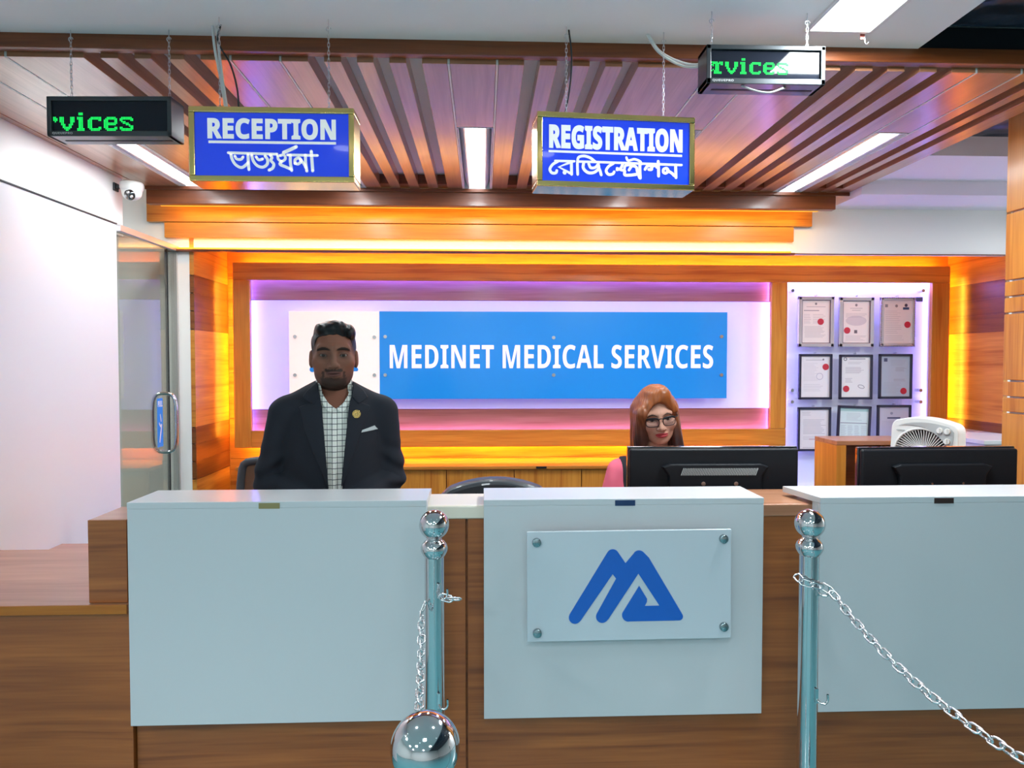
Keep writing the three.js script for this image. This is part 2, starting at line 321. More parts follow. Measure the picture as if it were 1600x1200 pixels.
ledStrip('blue LED strip behind the frame stile beside the white end of the name board', 1.0, 2.08, -1.629, -5.01, [1, 0, 0], BLUE, 2, LEVEL.blue * 0.7, true);
ledStrip('violet LED strip behind the stile between name board and certificates', 1.0, 2.08, 2.069, -5.01, [-1, 0, 0], VIOLET, 2, LEVEL.violet, true);
ledStrip('ice blue LED strip above the framed certificates', 2.12, 3.23, 2.094, -5.01, [0, -1, 0], ICE, 2, LEVEL.ice);
ledStrip('ice blue LED strip beside the certificates on the name board side', 0.5, 2.08, 2.117, -5.01, [1, 0, 0], ICE, 2, LEVEL.ice * 0.3, true);
ledStrip('ice blue LED strip beside the certificates on the fan side', 0.5, 2.08, 3.234, -5.01, [-1, 0, 0], ICE, 2, LEVEL.ice * 0.3, true);

ledStrip('added ice blue LED strip out of view below the certificates', 2.12, 3.23, 0.45, -5.01, [0, 1, 0], ICE, 2, LEVEL.ice);  // added out of view to brighten the middle of the certificate board
// wooden column near the canopy edge
{
  const c = structureGroup('column_1');
  const ys = [0, 1.273, 1.342, 1.414, 1.715, 1.788, 1.86, 2.162, 2.66];
  structure('core', bx(2.36, 2.82, 0, 2.66, -3.09, -2.35, 0), M.wall, c);
  for (let i = 0; i + 1 < ys.length; i++) structure('panel', bx(2.34, 2.84, ys[i] + 0.004, ys[i + 1] - 0.004, -3.11, -2.33, 0.003), M.teak, c);
}
// glass door of the side room, its rail and its fixed pane
{
  const X = -1.9, d = structureGroup('door_1');
  structure('top_rail', bx(X - 0.025, X + 0.02, 2.178, 2.212, -4.5, -3.79, 0.003), M.aluminium, d);
  structure('glass_leaf', bx(X - 0.006, X + 0.006, 0.01, 2.176, -4.36, -3.795, 0), M.tintGlass, d);
  structure('fixed_pane', bx(X - 0.006, X + 0.006, 0.01, 2.176, -4.49, -4.37, 0), M.tintGlass, d);
  structure('edge_seal', bx(X - 0.008, X + 0.008, 0.01, 2.176, -4.369, -4.361, 0), M.black, d);
  structure('jamb', bx(X - 0.03, X + 0.012, 0, 2.178, -4.5, -4.487, 0.002), M.aluminium, d);
  const ring = []; for (let k = 0; k < 24; k++) { const a = k / 24 * 2 * Math.PI; const sx = Math.cos(a), sy = Math.sin(a); ring.push([X + 0.07 * Math.sign(sx) * Math.pow(Math.abs(sx), 0.55), 1.135 + 0.175 * Math.sign(sy) * Math.pow(Math.abs(sy), 0.45), -4.31]); }
  structure('door_handle', tube(ring, 0.011, 96, 10, true), M.chrome, d);
  const st = structure('pull_sticker', bx(X + 0.007, X + 0.0085, 1.0, 1.285, -4.27, -4.2, 0), M.sticker, d);
  const turn = (g) => g.rotateY(Math.PI / 2).translate(X + 0.0086, 0, 0);
  structure('sticker_print', [lettering('PULL', 4.208, 4.264, 1.235, 1.27, 0.0008), stroke([[4.22, 1.14], [4.24, 1.12], [4.25, 1.13], [4.235, 1.07], [4.225, 1.03]], 0.01, 0.0008), stroke([[4.235, 1.19], [4.245, 1.15]], 0.008, 0.0008)].map(turn), M.whiteInk, st);
}

// ---------------------------------------------------------------- reception desk
const desk = thing('reception_desk', 'long brown wood reception desk carrying the three white counter boxes', 'desk', [0, 0, 0]);
{
  const zf = -2.06;
  for (const [a, b] of [[-1.0, -0.052], [-0.046, 0.95], [0.953, 2.2]]) mesh('front_panel', bx(a, b, 0.0, 1.043, zf - 0.02, zf, 0.001), M.brown, desk);
  mesh('ledge', bx(-0.99, 0.045, 1.043, 1.083, -2.24, -2.052, 0.006), M.cream, desk).userData.label = 'cream worktop edge';
  mesh('worktop', bx(0.046, 2.2, 1.043, 1.079, -2.3, -2.052, 0.004), M.deskTop, desk);
  mesh('side_panel', bx(-1.0, -0.975, 0, 1.043, -2.24, zf - 0.02, 0.001), M.brown, desk); mesh('side_panel', bx(2.175, 2.2, 0, 1.043, -2.3, zf - 0.02, 0.001), M.brown, desk);
  mesh('backing', bx(-0.95, 2.17, 0.0, 1.04, -2.092, -2.081, 0), M.brown, desk);
}
const sc = thing('side_counter', 'low brown wood counter with a pale worktop beside the white partition', 'counter', [0, 0, 0]);
mesh('worktop', bx(-1.895, -1.003, 0.79, 0.815, -2.64, -2.026, 0.003), M.deskTop, sc);
mesh('edge_band', bx(-1.895, -1.003, 0.789, 0.816, -2.026, -2.02, 0.002), phys({ map: teakTex, color: lin(0.75, 0.62, 0.4), roughness: 0.4 }), sc);
mesh('front_panel', bx(-1.895, -1.003, 0, 0.788, -2.07, -2.045, 0.001), M.brown, sc);
mesh('side_panel', bx(-1.895, -1.87, 0, 0.788, -2.62, -2.07, 0.001), M.brown, sc);
mesh('back_panel', bx(-1.87, -1.01, 0, 0.788, -2.63, -2.6, 0.001), M.brown, sc);
const wb = thing('wooden_block', 'brown wood box standing on the side counter against the white counter', 'box', [-1.06, 0.816, -2.14]);
mesh('front', bx(-0.057, 0.05, 0.0, 0.236, 0.088, 0.1, 0.001), M.brown, wb);
mesh('body', bx(-0.057, 0.05, 0.0, 0.224, -0.09, 0.087, 0.001, 'z'), M.brown, wb);
mesh('top', bx(-0.057, 0.05, 0.225, 0.236, -0.09, 0.087, 0.002), M.deskTop, wb);
const bd = thing('back_desk', 'low pinkish wood desk behind the side counter against the partition', 'desk', [0, 0, 0]);
mesh('worktop', bx(-1.895, -1.15, 0.655, 0.682, -3.25, -2.75, 0.003), M.deskTop, bd);
for (const x of [-1.88, -1.2]) mesh('side_panel', bx(x, x + 0.025, 0, 0.655, -3.22, -2.78, 0.001), M.brown, bd);
const pp = mesh('paper', bx(-0.105, 0.105, 0, 0.002, -0.06, 0.06, 0), std({ color: lin(0.9, 0.84, 0.7), roughness: 0.8 })); pp.position.set(-1.52, 0.683, -3.12); pp.rotation.y = 0.5;
tag(pp, 'cream sheet of paper lying on the low back desk', 'paper');

// white counter boxes
function counter(label, x0, x1, plateX, plateMat, plateLabel, yt, splay) {
  const t = thing('white_counter', label, 'counter', [0, 0, 0]);
  mesh('front_panel', bx(x0, x1, 0.479, yt - 0.018, -2.018, -2.0, 0.0015), M.laminate, t);
  const sp = new THREE.Shape([[x0, 2.0], [x1, 2.0], [x1, 2.19], [x0 + splay, 2.19]].map(([a, b]) => new THREE.Vector2(a, b)));
  mesh('top', grainUV(new THREE.ExtrudeGeometry(sp, { depth: 0.015, bevelEnabled: true, bevelThickness: 0.0015, bevelSize: 0.0012, bevelOffset: -0.0012, bevelSegments: 2 }).rotateX(-Math.PI / 2).translate(0, yt - 0.0165, 0)), M.laminate, t);
  mesh('side_panel', bx(x0, x0 + 0.018, 0.479, yt - 0.019, -2.052, -2.019, 0.001), M.laminate, t);
  mesh('side_panel', bx(x1 - 0.018, x1, 0.479, yt - 0.019, -2.052, -2.019, 0.001), M.laminate, t);
  const p = mesh('plate', bx(plateX - 0.029, plateX + 0.029, yt - 0.02, yt - 0.004, -2.0, -1.9985, 0.0004), plateMat, t); p.userData.label = plateLabel;
  return t;
}
counter('white counter box in front of the standing man, brass plate on its edge', -0.988, -0.16, -0.598, std({ color: lin(0.32, 0.26, 0.12), metalness: 0.7, roughness: 0.4 }), 'small worn brass plate', 1.109, 0.0);
counter('white counter box carrying the blue emblem panel', 0.001, 0.806, 0.404, phys({ color: lin(0.005, 0.03, 0.11), roughness: 0.3, clearcoat: 0.5 }), 'small dark blue plate', 1.109, 0.0);
const c3 = counter('white counter box beside the wooden column, brown plate on its edge', 0.972, 1.86, 1.337, std({ color: lin(0.06, 0.035, 0.03), metalness: 0.5, roughness: 0.4 }), 'small brown plate', 1.108, -0.03);

// outline of the two-peaked emblem, drawn in units of k metres about its middle
function emblemGeometry(k) {
  const s = new THREE.Shape(), px = (x, y) => [(x - 666) * k, -(y - 566) * k];
  const L = (x, y) => s.lineTo(...px(x, y)), arc = (cx, cy, r, a0, a1, cw) => { for (let i = 0; i <= 10; i++) { const a = a0 + (a1 - a0) * i / 10; L(cx + r * Math.cos(a), cy + r * Math.sin(a)); } };
  s.moveTo(...px(322, 725)); L(537, 372); arc(567, 390, 35, -2.6, -0.62); L(641, 436); L(690, 378); arc(718, 400, 37, -2.4, -0.7); L(775, 405); L(972, 737); arc(953, 749, 22, -0.5, 1.57); L(662, 773); arc(660, 736, 38, 1.6, 3.5); L(720, 568); L(766, 643); L(765, 662); L(753, 685); L(838, 684); L(715, 497); L(542, 760); arc(508, 743, 36, 0.5, 3.6); L(587, 525); L(567, 498); L(384, 764); arc(352, 746, 36, 0.55, 3.6);
  return new THREE.ExtrudeGeometry(s, { depth: 0.002, bevelEnabled: false, curveSegments: 4 });
}
// emblem panel on stand-off bolts
{
  const t = thing('emblem_panel', 'pale acrylic panel with a blue mountain emblem bolted to the middle counter', 'sign', [0.41, 0.872, -1.965]);
  const hw = 0.2885, hh = 0.155;
  mesh('panel', bx(-hw, hw, -hh, hh, -0.005, 0.005, 0.0015), phys({ color: lin(0.58, 0.63, 0.68), roughness: 0.25, clearcoat: 0.6, clearcoatRoughness: 0.08 }), t).rotation.z = 0.004;
  for (const [x, y] of [[-0.262, 0.125], [0.265, 0.13], [-0.26, -0.13], [0.268, -0.12]]) {
    const s = mesh('standoff', lathe([[0, -0.03], [0.009, -0.03], [0.009, 0.0055], [0.0125, 0.0055], [0.0125, 0.013], [0.0105, 0.016], [0, 0.0165]], 24).rotateX(Math.PI / 2), std({ color: lin(0.3, 0.38, 0.4), metalness: 1, roughness: 0.25 }), t); s.position.set(x, y, 0);
  }
  mesh('emblem', emblemGeometry(0.00049).translate(0, 0, 0.0052), M.emblemBlue, t);
}

// ---------------------------------------------------------------- barrier posts and chains
function makePost(label, pos, short) {
  const t = thing('barrier_post', label, 'post', pos);
  mesh('base', lathe([[0, 0], [0.155, 0], [0.155, 0.008], [0.14, 0.016], [0.06, 0.03], [0.027, 0.045], [0, 0.045]], 48), M.chrome, t);
  mesh('pole', new THREE.CylinderGeometry(0.0245, 0.0245, 0.99, 40).translate(0, 0.54, 0), M.chrome, t);
  mesh('collar', lathe([[0.0245, 1.012], [0.028, 1.016], [0.0335, 1.027], [0.034, 1.036], [0.031, 1.045], [0.024, 1.052], [0.0185, 1.056], [0.018, 1.062], [0, 1.062]], 40), M.chrome, t);
  mesh('ball', new THREE.SphereGeometry(0.0375, 48, 32).translate(0, 1.092, 0), M.chrome, t);
  for (const y of [0.93, 0.655]) mesh('hook', [bx(0.008, 0.016, y - 0.016, y + 0.022, 0.0215, 0.027, 0.001), tube([[0.012, y - 0.006, 0.024], [0.018, y - 0.012, 0.034], [0.028, y - 0.012, 0.038], [0.034, y - 0.004, 0.038], [0.034, y + 0.012, 0.038]], 0.0028, 20, 8)], M.chrome, t);
  return t;
}
const postA = makePost('chrome barrier post with a ball top in the gap between two white counters', [-0.123, 0, -1.77]);
const postB = copyOf(postA, 'barrier_post', 'chrome barrier post holding the long chain, before the counter with the brown plate'); postB.position.set(0.833, -0.006, -1.77);
const postD = copyOf(postA, 'barrier_post', 'chrome barrier post at the near end of the long chain'); postD.position.set(0.9, -0.006, -0.75);
const postC = copyOf(postA, 'barrier_post', 'nearest chrome barrier post, only its large ball top in view'); postC.position.set(-0.063, -0.008, -0.757); postC.rotation.y = 1.2;
// one chain link: a stadium of wire
function linkGeo(len, wid, r) {
  const pts = [], a = len / 2 - wid / 2; for (let k = 0; k < 8; k++) { const t = k / 7 * Math.PI; pts.push(V(Math.cos(t) * wid / 2, a + Math.sin(t) * wid / 2, 0)); } for (let k = 0; k < 8; k++) { const t = Math.PI + k / 7 * Math.PI; pts.push(V(Math.cos(t) * wid / 2, -a + Math.sin(t) * wid / 2, 0)); }
  return new THREE.TubeGeometry(new THREE.CatmullRomCurve3(pts, true, 'catmullrom', 0.1), 32, r, 7, true);
}
const link = linkGeo(0.034, 0.0165, 0.0024);
function chain(label, pts, group) {
  const t = thing('chain', label, 'chain', pts[0]);
  const c = new THREE.CatmullRomCurve3(pts.map((p) => V(...p)), false, 'centripetal'), n = Math.round(c.getLength() / 0.0275);
  for (let i = 0; i < n; i++) {
    const u = (i + 0.5) / n, p = c.getPointAt(u).sub(t.position), d = c.getTangentAt(u);
    const m = mesh('link', link, M.zinc, t); m.position.copy(p);
    m.quaternion.setFromUnitVectors(V(0, 1, 0), d).multiply(new THREE.Quaternion().setFromAxisAngle(V(0, 1, 0), (i % 2 ? 1.57 : 0) + 0.45 + rr(-0.2, 0.2)));
  }
  return t;
}
const sag = (a, b, dip, n = 9) => Array.from({ length: n }, (_, i) => { const u = i / (n - 1); return [a[0] + (b[0] - a[0]) * u, a[1] + (b[1] - a[1]) * u - dip * 4 * u * (1 - u), a[2] + (b[2] - a[2]) * u]; });
chain('long sagging steel chain hooked to the post before the brown-plated counter', [[0.8, 0.953, -1.772], [0.806, 0.945, -1.738], [0.835, 0.938, -1.735], [0.862, 0.93, -1.735], ...sag([0.87, 0.925, -1.73], [0.9, 0.92, -0.79], 0.085, 11).slice(1)]);
chain('steel chain hanging beside the post in the counter gap towards the nearest ball', [[-0.142, 0.905, -1.742], [-0.15, 0.89, -1.735], ...sag([-0.15, 0.87, -1.725], [-0.085, 0.92, -0.79], 0.06, 11).slice(1)]);
{
  const t = thing('hook_link', 'open steel snap link left on the hook of the post in the counter gap', 'hook', [-0.092, 0.92, -1.732]);
  const a = mesh('link', link, M.zinc, t); a.rotation.z = 1.3; const b = mesh('link', link, M.zinc, t); b.position.set(0.02, -0.002, 0.002); b.rotation.set(0.9, 0, 1.45);
}

// ---------------------------------------------------------------- hanging signs
const chainWire = (x, y0, y1, z) => { const g = []; let i = 0; for (let y = y0; y < y1 - 0.002; y += 0.0125) g.push(linkGeo(0.016, 0.006, 0.0008).rotateY(i++ % 2 ? 1.57 : 0).translate(x, y + 0.006, z)); return g; };
const hookRing = (x, y, z, r) => new THREE.TorusGeometry(r, 0.0016, 8, 24, Math.PI).translate(x, y, z);
function hangers(t, xs, yTop, yCeil, z, ring) {
  for (const x of xs) {
    mesh('hanging_ring', hookRing(x, yTop, z, ring), M.steel, t);
    mesh('ceiling_hook', [rod([x, yCeil - 0.03, z], [x, yCeil, z], 0.0015, 6), new THREE.TorusGeometry(0.007, 0.0014, 6, 16, 4.4).translate(x, yCeil - 0.03, z)], M.steel, t);
    mesh('hanging_chain', chainWire(x, yTop + ring, yCeil - 0.037, z), M.steel, t);
  }
}
function blueSign(label, pos, turn, w, h, text, textBox, lineBox, strokes, strokeWidth, fat) {
  const t = thing('hanging_sign', label, 'sign', pos, turn), e = 0.018, D = 0.055;
  const f = [bx(-w / 2, w / 2, h / 2 - e, h / 2, -D, D, 0.003), bx(-w / 2, w / 2, -h / 2, -h / 2 + e, -D, D, 0.003), bx(-w / 2, -w / 2 + e, -h / 2 + e, h / 2 - e, -D, D, 0.003), bx(w / 2 - e, w / 2, -h / 2 + e, h / 2 - e, -D, D, 0.003)];
  mesh('frame', f, M.brass, t);
  const glow = phys({ color: lin(0.01, 0.05, 0.75), emissive: lin(0.004, 0.025, 0.5), emissiveIntensity: 0.55, roughness: 0.12, clearcoat: 1, clearcoatRoughness: 0.03 });
  const ink = phys({ color: lin(0.85, 0.85, 0.84), emissive: lin(0.9, 0.9, 0.86), emissiveIntensity: 0.3, roughness: 0.2, clearcoat: 0.6 });
  mesh('face', bx(-w / 2 + e, w / 2 - e, -h / 2 + e, h / 2 - e, -D + 0.006, D - 0.006, 0), glow, t);
  const iw = w - 2 * e, ih = h - 2 * e, mx = (u) => (u - 0.5) * iw, my = (v) => (0.5 - v) * ih;
  mesh('lettering', [lettering(text, mx(textBox[0]), mx(textBox[1]), my(textBox[3]), my(textBox[2]), 0.002, font, fat), bx(mx(lineBox[0]), mx(lineBox[1]), my(lineBox[3]), my(lineBox[2]), 0, 0.002, 0)].map((g) => g.translate(0, 0, D - 0.006)), ink, t);
  mesh('script_lettering', strokes.map(([p, k, smooth]) => stroke(p.map(([u, v]) => [mx(u), my(v)]), strokeWidth * (k ?? 1), 0.002, smooth !== false).translate(0, 0, D - 0.006)), ink, t);
  return t;
}
{
  const U = (x, y) => { const u = (x - 64) / 1402; const top = 70 + 25 * u, bot = 645 + 20 * u; return [u, (y - top) / (bot - top)]; };
  const S = (list, k, smooth) => [list.map(([x, y]) => U(x, y)), k, smooth];
  const t = blueSign('blue lit hanging sign in a brass frame reading RECEPTION', [-0.652, 2.171, -2.3], 0, 0.506, 0.229, 'RECEPTION', [0.082, 0.917, 0.085, 0.415], [0.088, 0.917, 0.445, 0.485], [
    S([[365, 440], [810, 455]], 1, false), S([[905, 462], [1180, 468]], 1, false),
    S([[388, 450], [398, 495], [432, 550], [485, 575], [528, 548], [545, 530]], 1.1), S([[425, 470], [440, 496], [480, 500], [500, 478]], 1), S([[545, 455], [546, 520], [552, 595]], 1.1),
    S([[578, 460], [592, 515], [630, 560], [680, 572], [718, 545], [722, 505], [700, 470]], 1.1), S([[618, 478], [640, 505], [678, 498]], 1.05),
    S([[748, 462], [762, 485], [752, 510], [778, 545], [768, 580], [735, 600]], 1.1),
    S([[815, 470], [820, 500], [850, 520], [885, 495], [872, 462], [835, 468]], 1.0), S([[850, 520], [835, 545], [885, 570], [930, 590]], 1.15), S([[930, 465], [930, 530], [942, 605]], 1.1), S([[870, 440], [905, 425], [985, 388]], 1.3),
    S([[972, 540], [975, 505], [1010, 490], [1030, 515], [1000, 545], [978, 540]], 1.1), S([[1020, 505], [1055, 545], [1072, 580]], 1.1), S([[1068, 465], [1070, 530], [1080, 610]], 1.1),
    S([[1122, 430], [1128, 520], [1134, 608]], 1.2)], 0.0078, 0.03);
  hangers(t, [-0.175, 0.165], 0.1145, 0.409, 0, 0.009);
}
{
  const U = (x, y) => { const u = (x - 112) / 1402; const top = 80 + 15 * u, bot = 675 + 15 * u; return [u, (y - top) / (bot - top)]; };
  const S = (list, k, smooth) => [list.map(([x, y]) => U(x, y)), k, smooth];
  const t = blueSign('blue lit hanging sign in a brass frame reading REGISTRATION', [0.424, 2.172, -2.33], 0.08, 0.517, 0.234, 'REGISTRATION', [0.043, 0.953, 0.105, 0.485], [0.04, 0.95, 0.515, 0.55], [
    S([[230, 488], [410, 488]], 0.9, false), S([[620, 490], [1440, 500]], 0.9, false), S([[440, 490], [640, 490]], 0.9, false),
    S([[255, 492], [205, 525], [180, 570], [200, 602], [238, 600], [245, 580]], 1.1), S([[370, 500], [265, 545], [372, 602]], 1.0, false), S([[382, 490], [384, 612]], 1.15, false), S([[315, 596], [320, 600]], 1.4, false),
    S([[442, 612], [440, 490], [450, 450], [500, 436], [560, 452], [605, 485]], 1.05),
    S([[498, 500], [495, 550], [540, 592], [600, 588], [640, 550], [640, 520]], 1.15), S([[545, 505], [565, 545], [610, 540], [640, 500]], 1.05), S([[640, 540], [655, 575], [665, 612]], 1.1),
    S([[780, 500], [735, 530], [712, 572], [735, 605], [778, 598], [788, 580]], 1.1),
    S([[815, 560], [850, 545], [870, 505]], 1.1), S([[815, 545], [880, 562], [895, 520], [960, 508]], 1.0), S([[890, 570], [890, 605], [940, 608], [1000, 600]], 1.15), S([[930, 560], [960, 520], [1000, 530], [1010, 570], [1035, 635]], 1.1), S([[1035, 500], [1036, 560], [1040, 635]], 1.15), S([[905, 440], [920, 468], [985, 455], [1040, 478], [1050, 500]], 0.95),
    S([[1085, 550], [1105, 520], [1140, 515], [1150, 548], [1120, 550]], 1.1), S([[1150, 525], [1185, 510], [1200, 530]], 1.0), S([[1212, 470], [1216, 540], [1216, 612]], 1.15),
    S([[1262, 575], [1265, 545], [1295, 535], [1310, 560], [1285, 582], [1264, 575]], 1.1), S([[1300, 555], [1345, 580], [1370, 605]], 1.1), S([[1382, 500], [1384, 560], [1386, 622]], 1.15)], 0.008, 0.045);
  hangers(t, [-0.155, 0.17], 0.117, 0.408, 0, 0.009);
}
// LED matrix displays
const GLYPH = {
  e0: ['##', '##', '..', '..', '##', '##', '..', '..', '..'].map((r) => r),
  r: ['####.###', '########', '..###.##', '..###...', '..###...', '..###...', '..###...', '..###...', '.######.', '.######.'],
  v: ['###....###', '###....###', '###....###', '###....###', '.##....##.', '.###..###.', '..##..##..', '..######..', '...####...', '....##....'],
  i: ['.###.', '.###.', '.....', '####.', '####.', '.###.', '.###.', '.###.', '.###.', '.###.', '.###.', '#####', '#####'],
  c: ['..#######', '.########', '###....##', '###......', '###......', '###......', '###......', '###....##', '.########', '..######.'],
  e: ['..######.', '.########', '###....##', '###....##', '#########', '########.', '###......', '###....##', '.########', '..######.'],
  s: ['.#######.', '#########', '##.....##', '.###.....', '..####...', '....###..', '......###', '##.....##', '#########', '.#######.'],
};
function ledDisplay(label, pos, turn, w, h, partial, chars, startU, pitch, topRow, rowsH) {
  const t = thing('led_display', label, 'display', pos, turn), D = 0.045, e = 0.014;
  mesh('case', [bx(-w / 2, w / 2, h / 2 - e, h / 2, -D, D, 0.002), bx(-w / 2, w / 2, -h / 2, -h / 2 + e * 1.25, -D, D, 0.002), bx(-w / 2, -w / 2 + e, -h / 2, h / 2, -D, D, 0.002), bx(w / 2 - e, w / 2, -h / 2, h / 2, -D, D, 0.002), bx(-w / 2 + 0.004, w / 2 - 0.004, -h / 2 + 0.004, h / 2 - 0.004, -D + 0.002, 0, 0)], phys({ color: lin(0.055, 0.06, 0.066), metalness: 0.5, roughness: 0.28, clearcoat: 0.3 }), t);
  mesh('matrix_panel', bx(-w / 2 + e, w / 2 - e, -h / 2 + e * 1.25, h / 2 - e, 0, D - 0.008, 0), phys({ color: lin(0.012, 0.014, 0.022), roughness: 0.05, specularIntensity: 0.3, clearcoat: 0.25, clearcoatRoughness: 0.02 }), t);
  const dots = [], d = pitch * 0.38, z = D - 0.0072;
  const dot = (x, y) => dots.push(new THREE.PlaneGeometry(d * 2, d * 2).translate(x, y, z));
  let x = -w / 2 + startU * w;
  const y0 = topRow;
  const put = (rows, up) => { rows.forEach((r, j) => [...r].forEach((ch, i) => ch === '#' && dot(x + i * pitch, y0 - (j - up) * rowsH))); };
  for (const ch of chars) { const rows = GLYPH[ch]; put(rows, ch === 'i' ? 3 : 0); x += (rows[0].length + (ch === 'i' ? 2 : 1.5)) * pitch; }
  if (partial) { x = -w / 2 + e + pitch; for (const [i, j] of partial) dot(x + i * pitch, y0 - j * rowsH); }
  mesh('lit_text', dots, std({ color: lin(0, 0.1, 0.02), emissive: lin(0.01, 0.9, 0.12), emissiveIntensity: 1.3 }), t);
  mesh('maker_print', lettering('QUEUEPRO', -w / 2 + 0.018, -w / 2 + 0.083, -h / 2 + 0.005, -h / 2 + 0.013, 0.0005).translate(0, 0, D), std({ color: lin(0.5, 0.5, 0.5), roughness: 0.5 }), t);
  mesh('slot_strip', bx(-w / 2 + 0.03, w / 2 - 0.02, -h / 2 - 0.001, -h / 2, -0.01, 0.0, 0), M.black, t);
  return t;
}
{
  const t = ledDisplay('black scrolling display with green text ending in vices, lower of the two displays', [-1.197, 2.287, -2.4], -0.04, 0.4, 0.127, [[0, 0], [1, 0], [0, 1], [1, 1], [2, 1], [0, 2], [1, 2], [2, 2], [1, 3]], ['v', 'i', 'c', 'e', 's'], 0.098, 0.0049, -0.002, 0.0045);
  hangers(t, [-0.145, 0.175], 0.0635, 0.293, 0, 0.014);
}
{
  const t = ledDisplay('black scrolling display with green text, mounted high against the canopy trim', [0.861, 2.402, -2.2], 0.0, 0.367, 0.117, [[0, 0], [1, 1], [0, 2], [1, 2], [1, 3], [0, 7], [1, 6], [2, 7]], ['r', 'v', 'i', 'c', 'e', 's'], 0.06, 0.00405, 0.008, 0.0037);
  hangers(t, [-0.155, 0.145], 0.0585, 0.178, 0, 0.014);
}
// cables over the signs
const cab = (name, label, list, r, mat) => tag(mesh(name, list.map((p) => tube(p, r, 24, 6)), mat), label, 'cable');
cab('cable', 'bundle of white cables dropping from the ceiling behind the RECEPTION sign', [[[-0.87, 2.58, -2.36], [-0.862, 2.5, -2.36], [-0.845, 2.4, -2.365], [-0.835, 2.3, -2.38]], [[-0.855, 2.58, -2.36], [-0.85, 2.5, -2.36], [-0.84, 2.4, -2.365], [-0.83, 2.3, -2.38]]], 0.0045, M.whiteCable);
cab('cable', 'thin black wire running from the ceiling down to the RECEPTION sign', [[[-0.84, 2.58, -2.35], [-0.85, 2.53, -2.35], [-0.815, 2.46, -2.36], [-0.795, 2.38, -2.365], [-0.795, 2.3, -2.38]]], 0.003, M.cable);
cab('cable', 'thin black wire running from the ceiling down to the REGISTRATION sign', [[[0.28, 2.58, -2.34], [0.29, 2.5, -2.345], [0.285, 2.4, -2.345], [0.265, 2.29, -2.34]]], 0.003, M.cable);
cab('cable', 'white cable curving from the ceiling to the back of the high scrolling display', [[[0.54, 2.58, -2.36], [0.58, 2.52, -2.355], [0.66, 2.46, -2.32], [0.73, 2.44, -2.25]], [[0.545, 2.58, -2.36], [0.585, 2.525, -2.36], [0.67, 2.468, -2.32], [0.73, 2.447, -2.25]]], 0.004, M.whiteCable);
cab('cable', 'short grey wire loop dangling under the high scrolling display', [[[0.79, 2.343, -2.17], [0.83, 2.325, -2.16], [0.87, 2.318, -2.155], [0.91, 2.332, -2.16], [0.93, 2.343, -2.18]]], 0.003, M.greyPlastic);
{
  const t = thing('ceiling_hook', 'bare ceiling hook with a scrap of red tape beside the panel light', 'hook', [1.255, 2.58, -2.32]);
  mesh('hook', tube([[0, 0, 0], [0, -0.03, 0], [0.006, -0.038, 0], [0.012, -0.03, 0]], 0.0018, 16, 6), M.steel, t);
  mesh('tape', bx(-0.016, -0.002, -0.022, -0.004, -0.001, 0.001, 0), std({ color: lin(0.45, 0.1, 0.08), roughness: 0.7 }), t);
}
cab('cable', 'thin dark cable clipped along the lip above the alcove', [[[-1.78, 2.186, -4.452], [0, 2.184, -4.452], [1.6, 2.186, -4.452], [1.98, 2.184, -4.46], [2.2, 2.188, -4.494], [3.38, 2.19, -4.494]]], 0.004, M.molding);

// ---------------------------------------------------------------- name board in the recess
{
  const t = thing('name_board', 'long blue and white wall board reading MEDINET MEDICAL SERVICES', 'sign', [0, 0, 0]);
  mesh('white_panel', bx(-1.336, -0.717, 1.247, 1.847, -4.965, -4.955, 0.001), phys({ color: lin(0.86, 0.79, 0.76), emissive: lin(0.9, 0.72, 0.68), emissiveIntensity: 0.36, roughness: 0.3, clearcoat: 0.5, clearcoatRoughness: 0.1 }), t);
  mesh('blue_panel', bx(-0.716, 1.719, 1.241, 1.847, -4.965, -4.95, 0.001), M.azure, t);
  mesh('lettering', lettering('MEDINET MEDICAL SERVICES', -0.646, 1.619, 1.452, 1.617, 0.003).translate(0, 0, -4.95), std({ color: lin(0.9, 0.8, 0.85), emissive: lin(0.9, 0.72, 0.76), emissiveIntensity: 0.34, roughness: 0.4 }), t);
  for (const [x, y] of [[-1.293, 1.672], [-0.751, 1.669], [-1.295, 1.407], [-0.752, 1.407], [-0.676, 1.672], [-0.677, 1.407], [0.491, 1.667], [0.492, 1.406], [1.677, 1.676], [1.679, 1.406]])
    mesh('screw', [new THREE.CylinderGeometry(0.012, 0.012, 0.012, 20).rotateX(Math.PI / 2).translate(x, y, -4.947), rod([x, y, -5.036], [x, y, -4.965], 0.006, 10)], M.steel, t);
  mesh('emblem', emblemGeometry(0.000505).translate(-1.02, 1.5365, -4.955), M.sticker, t);
}
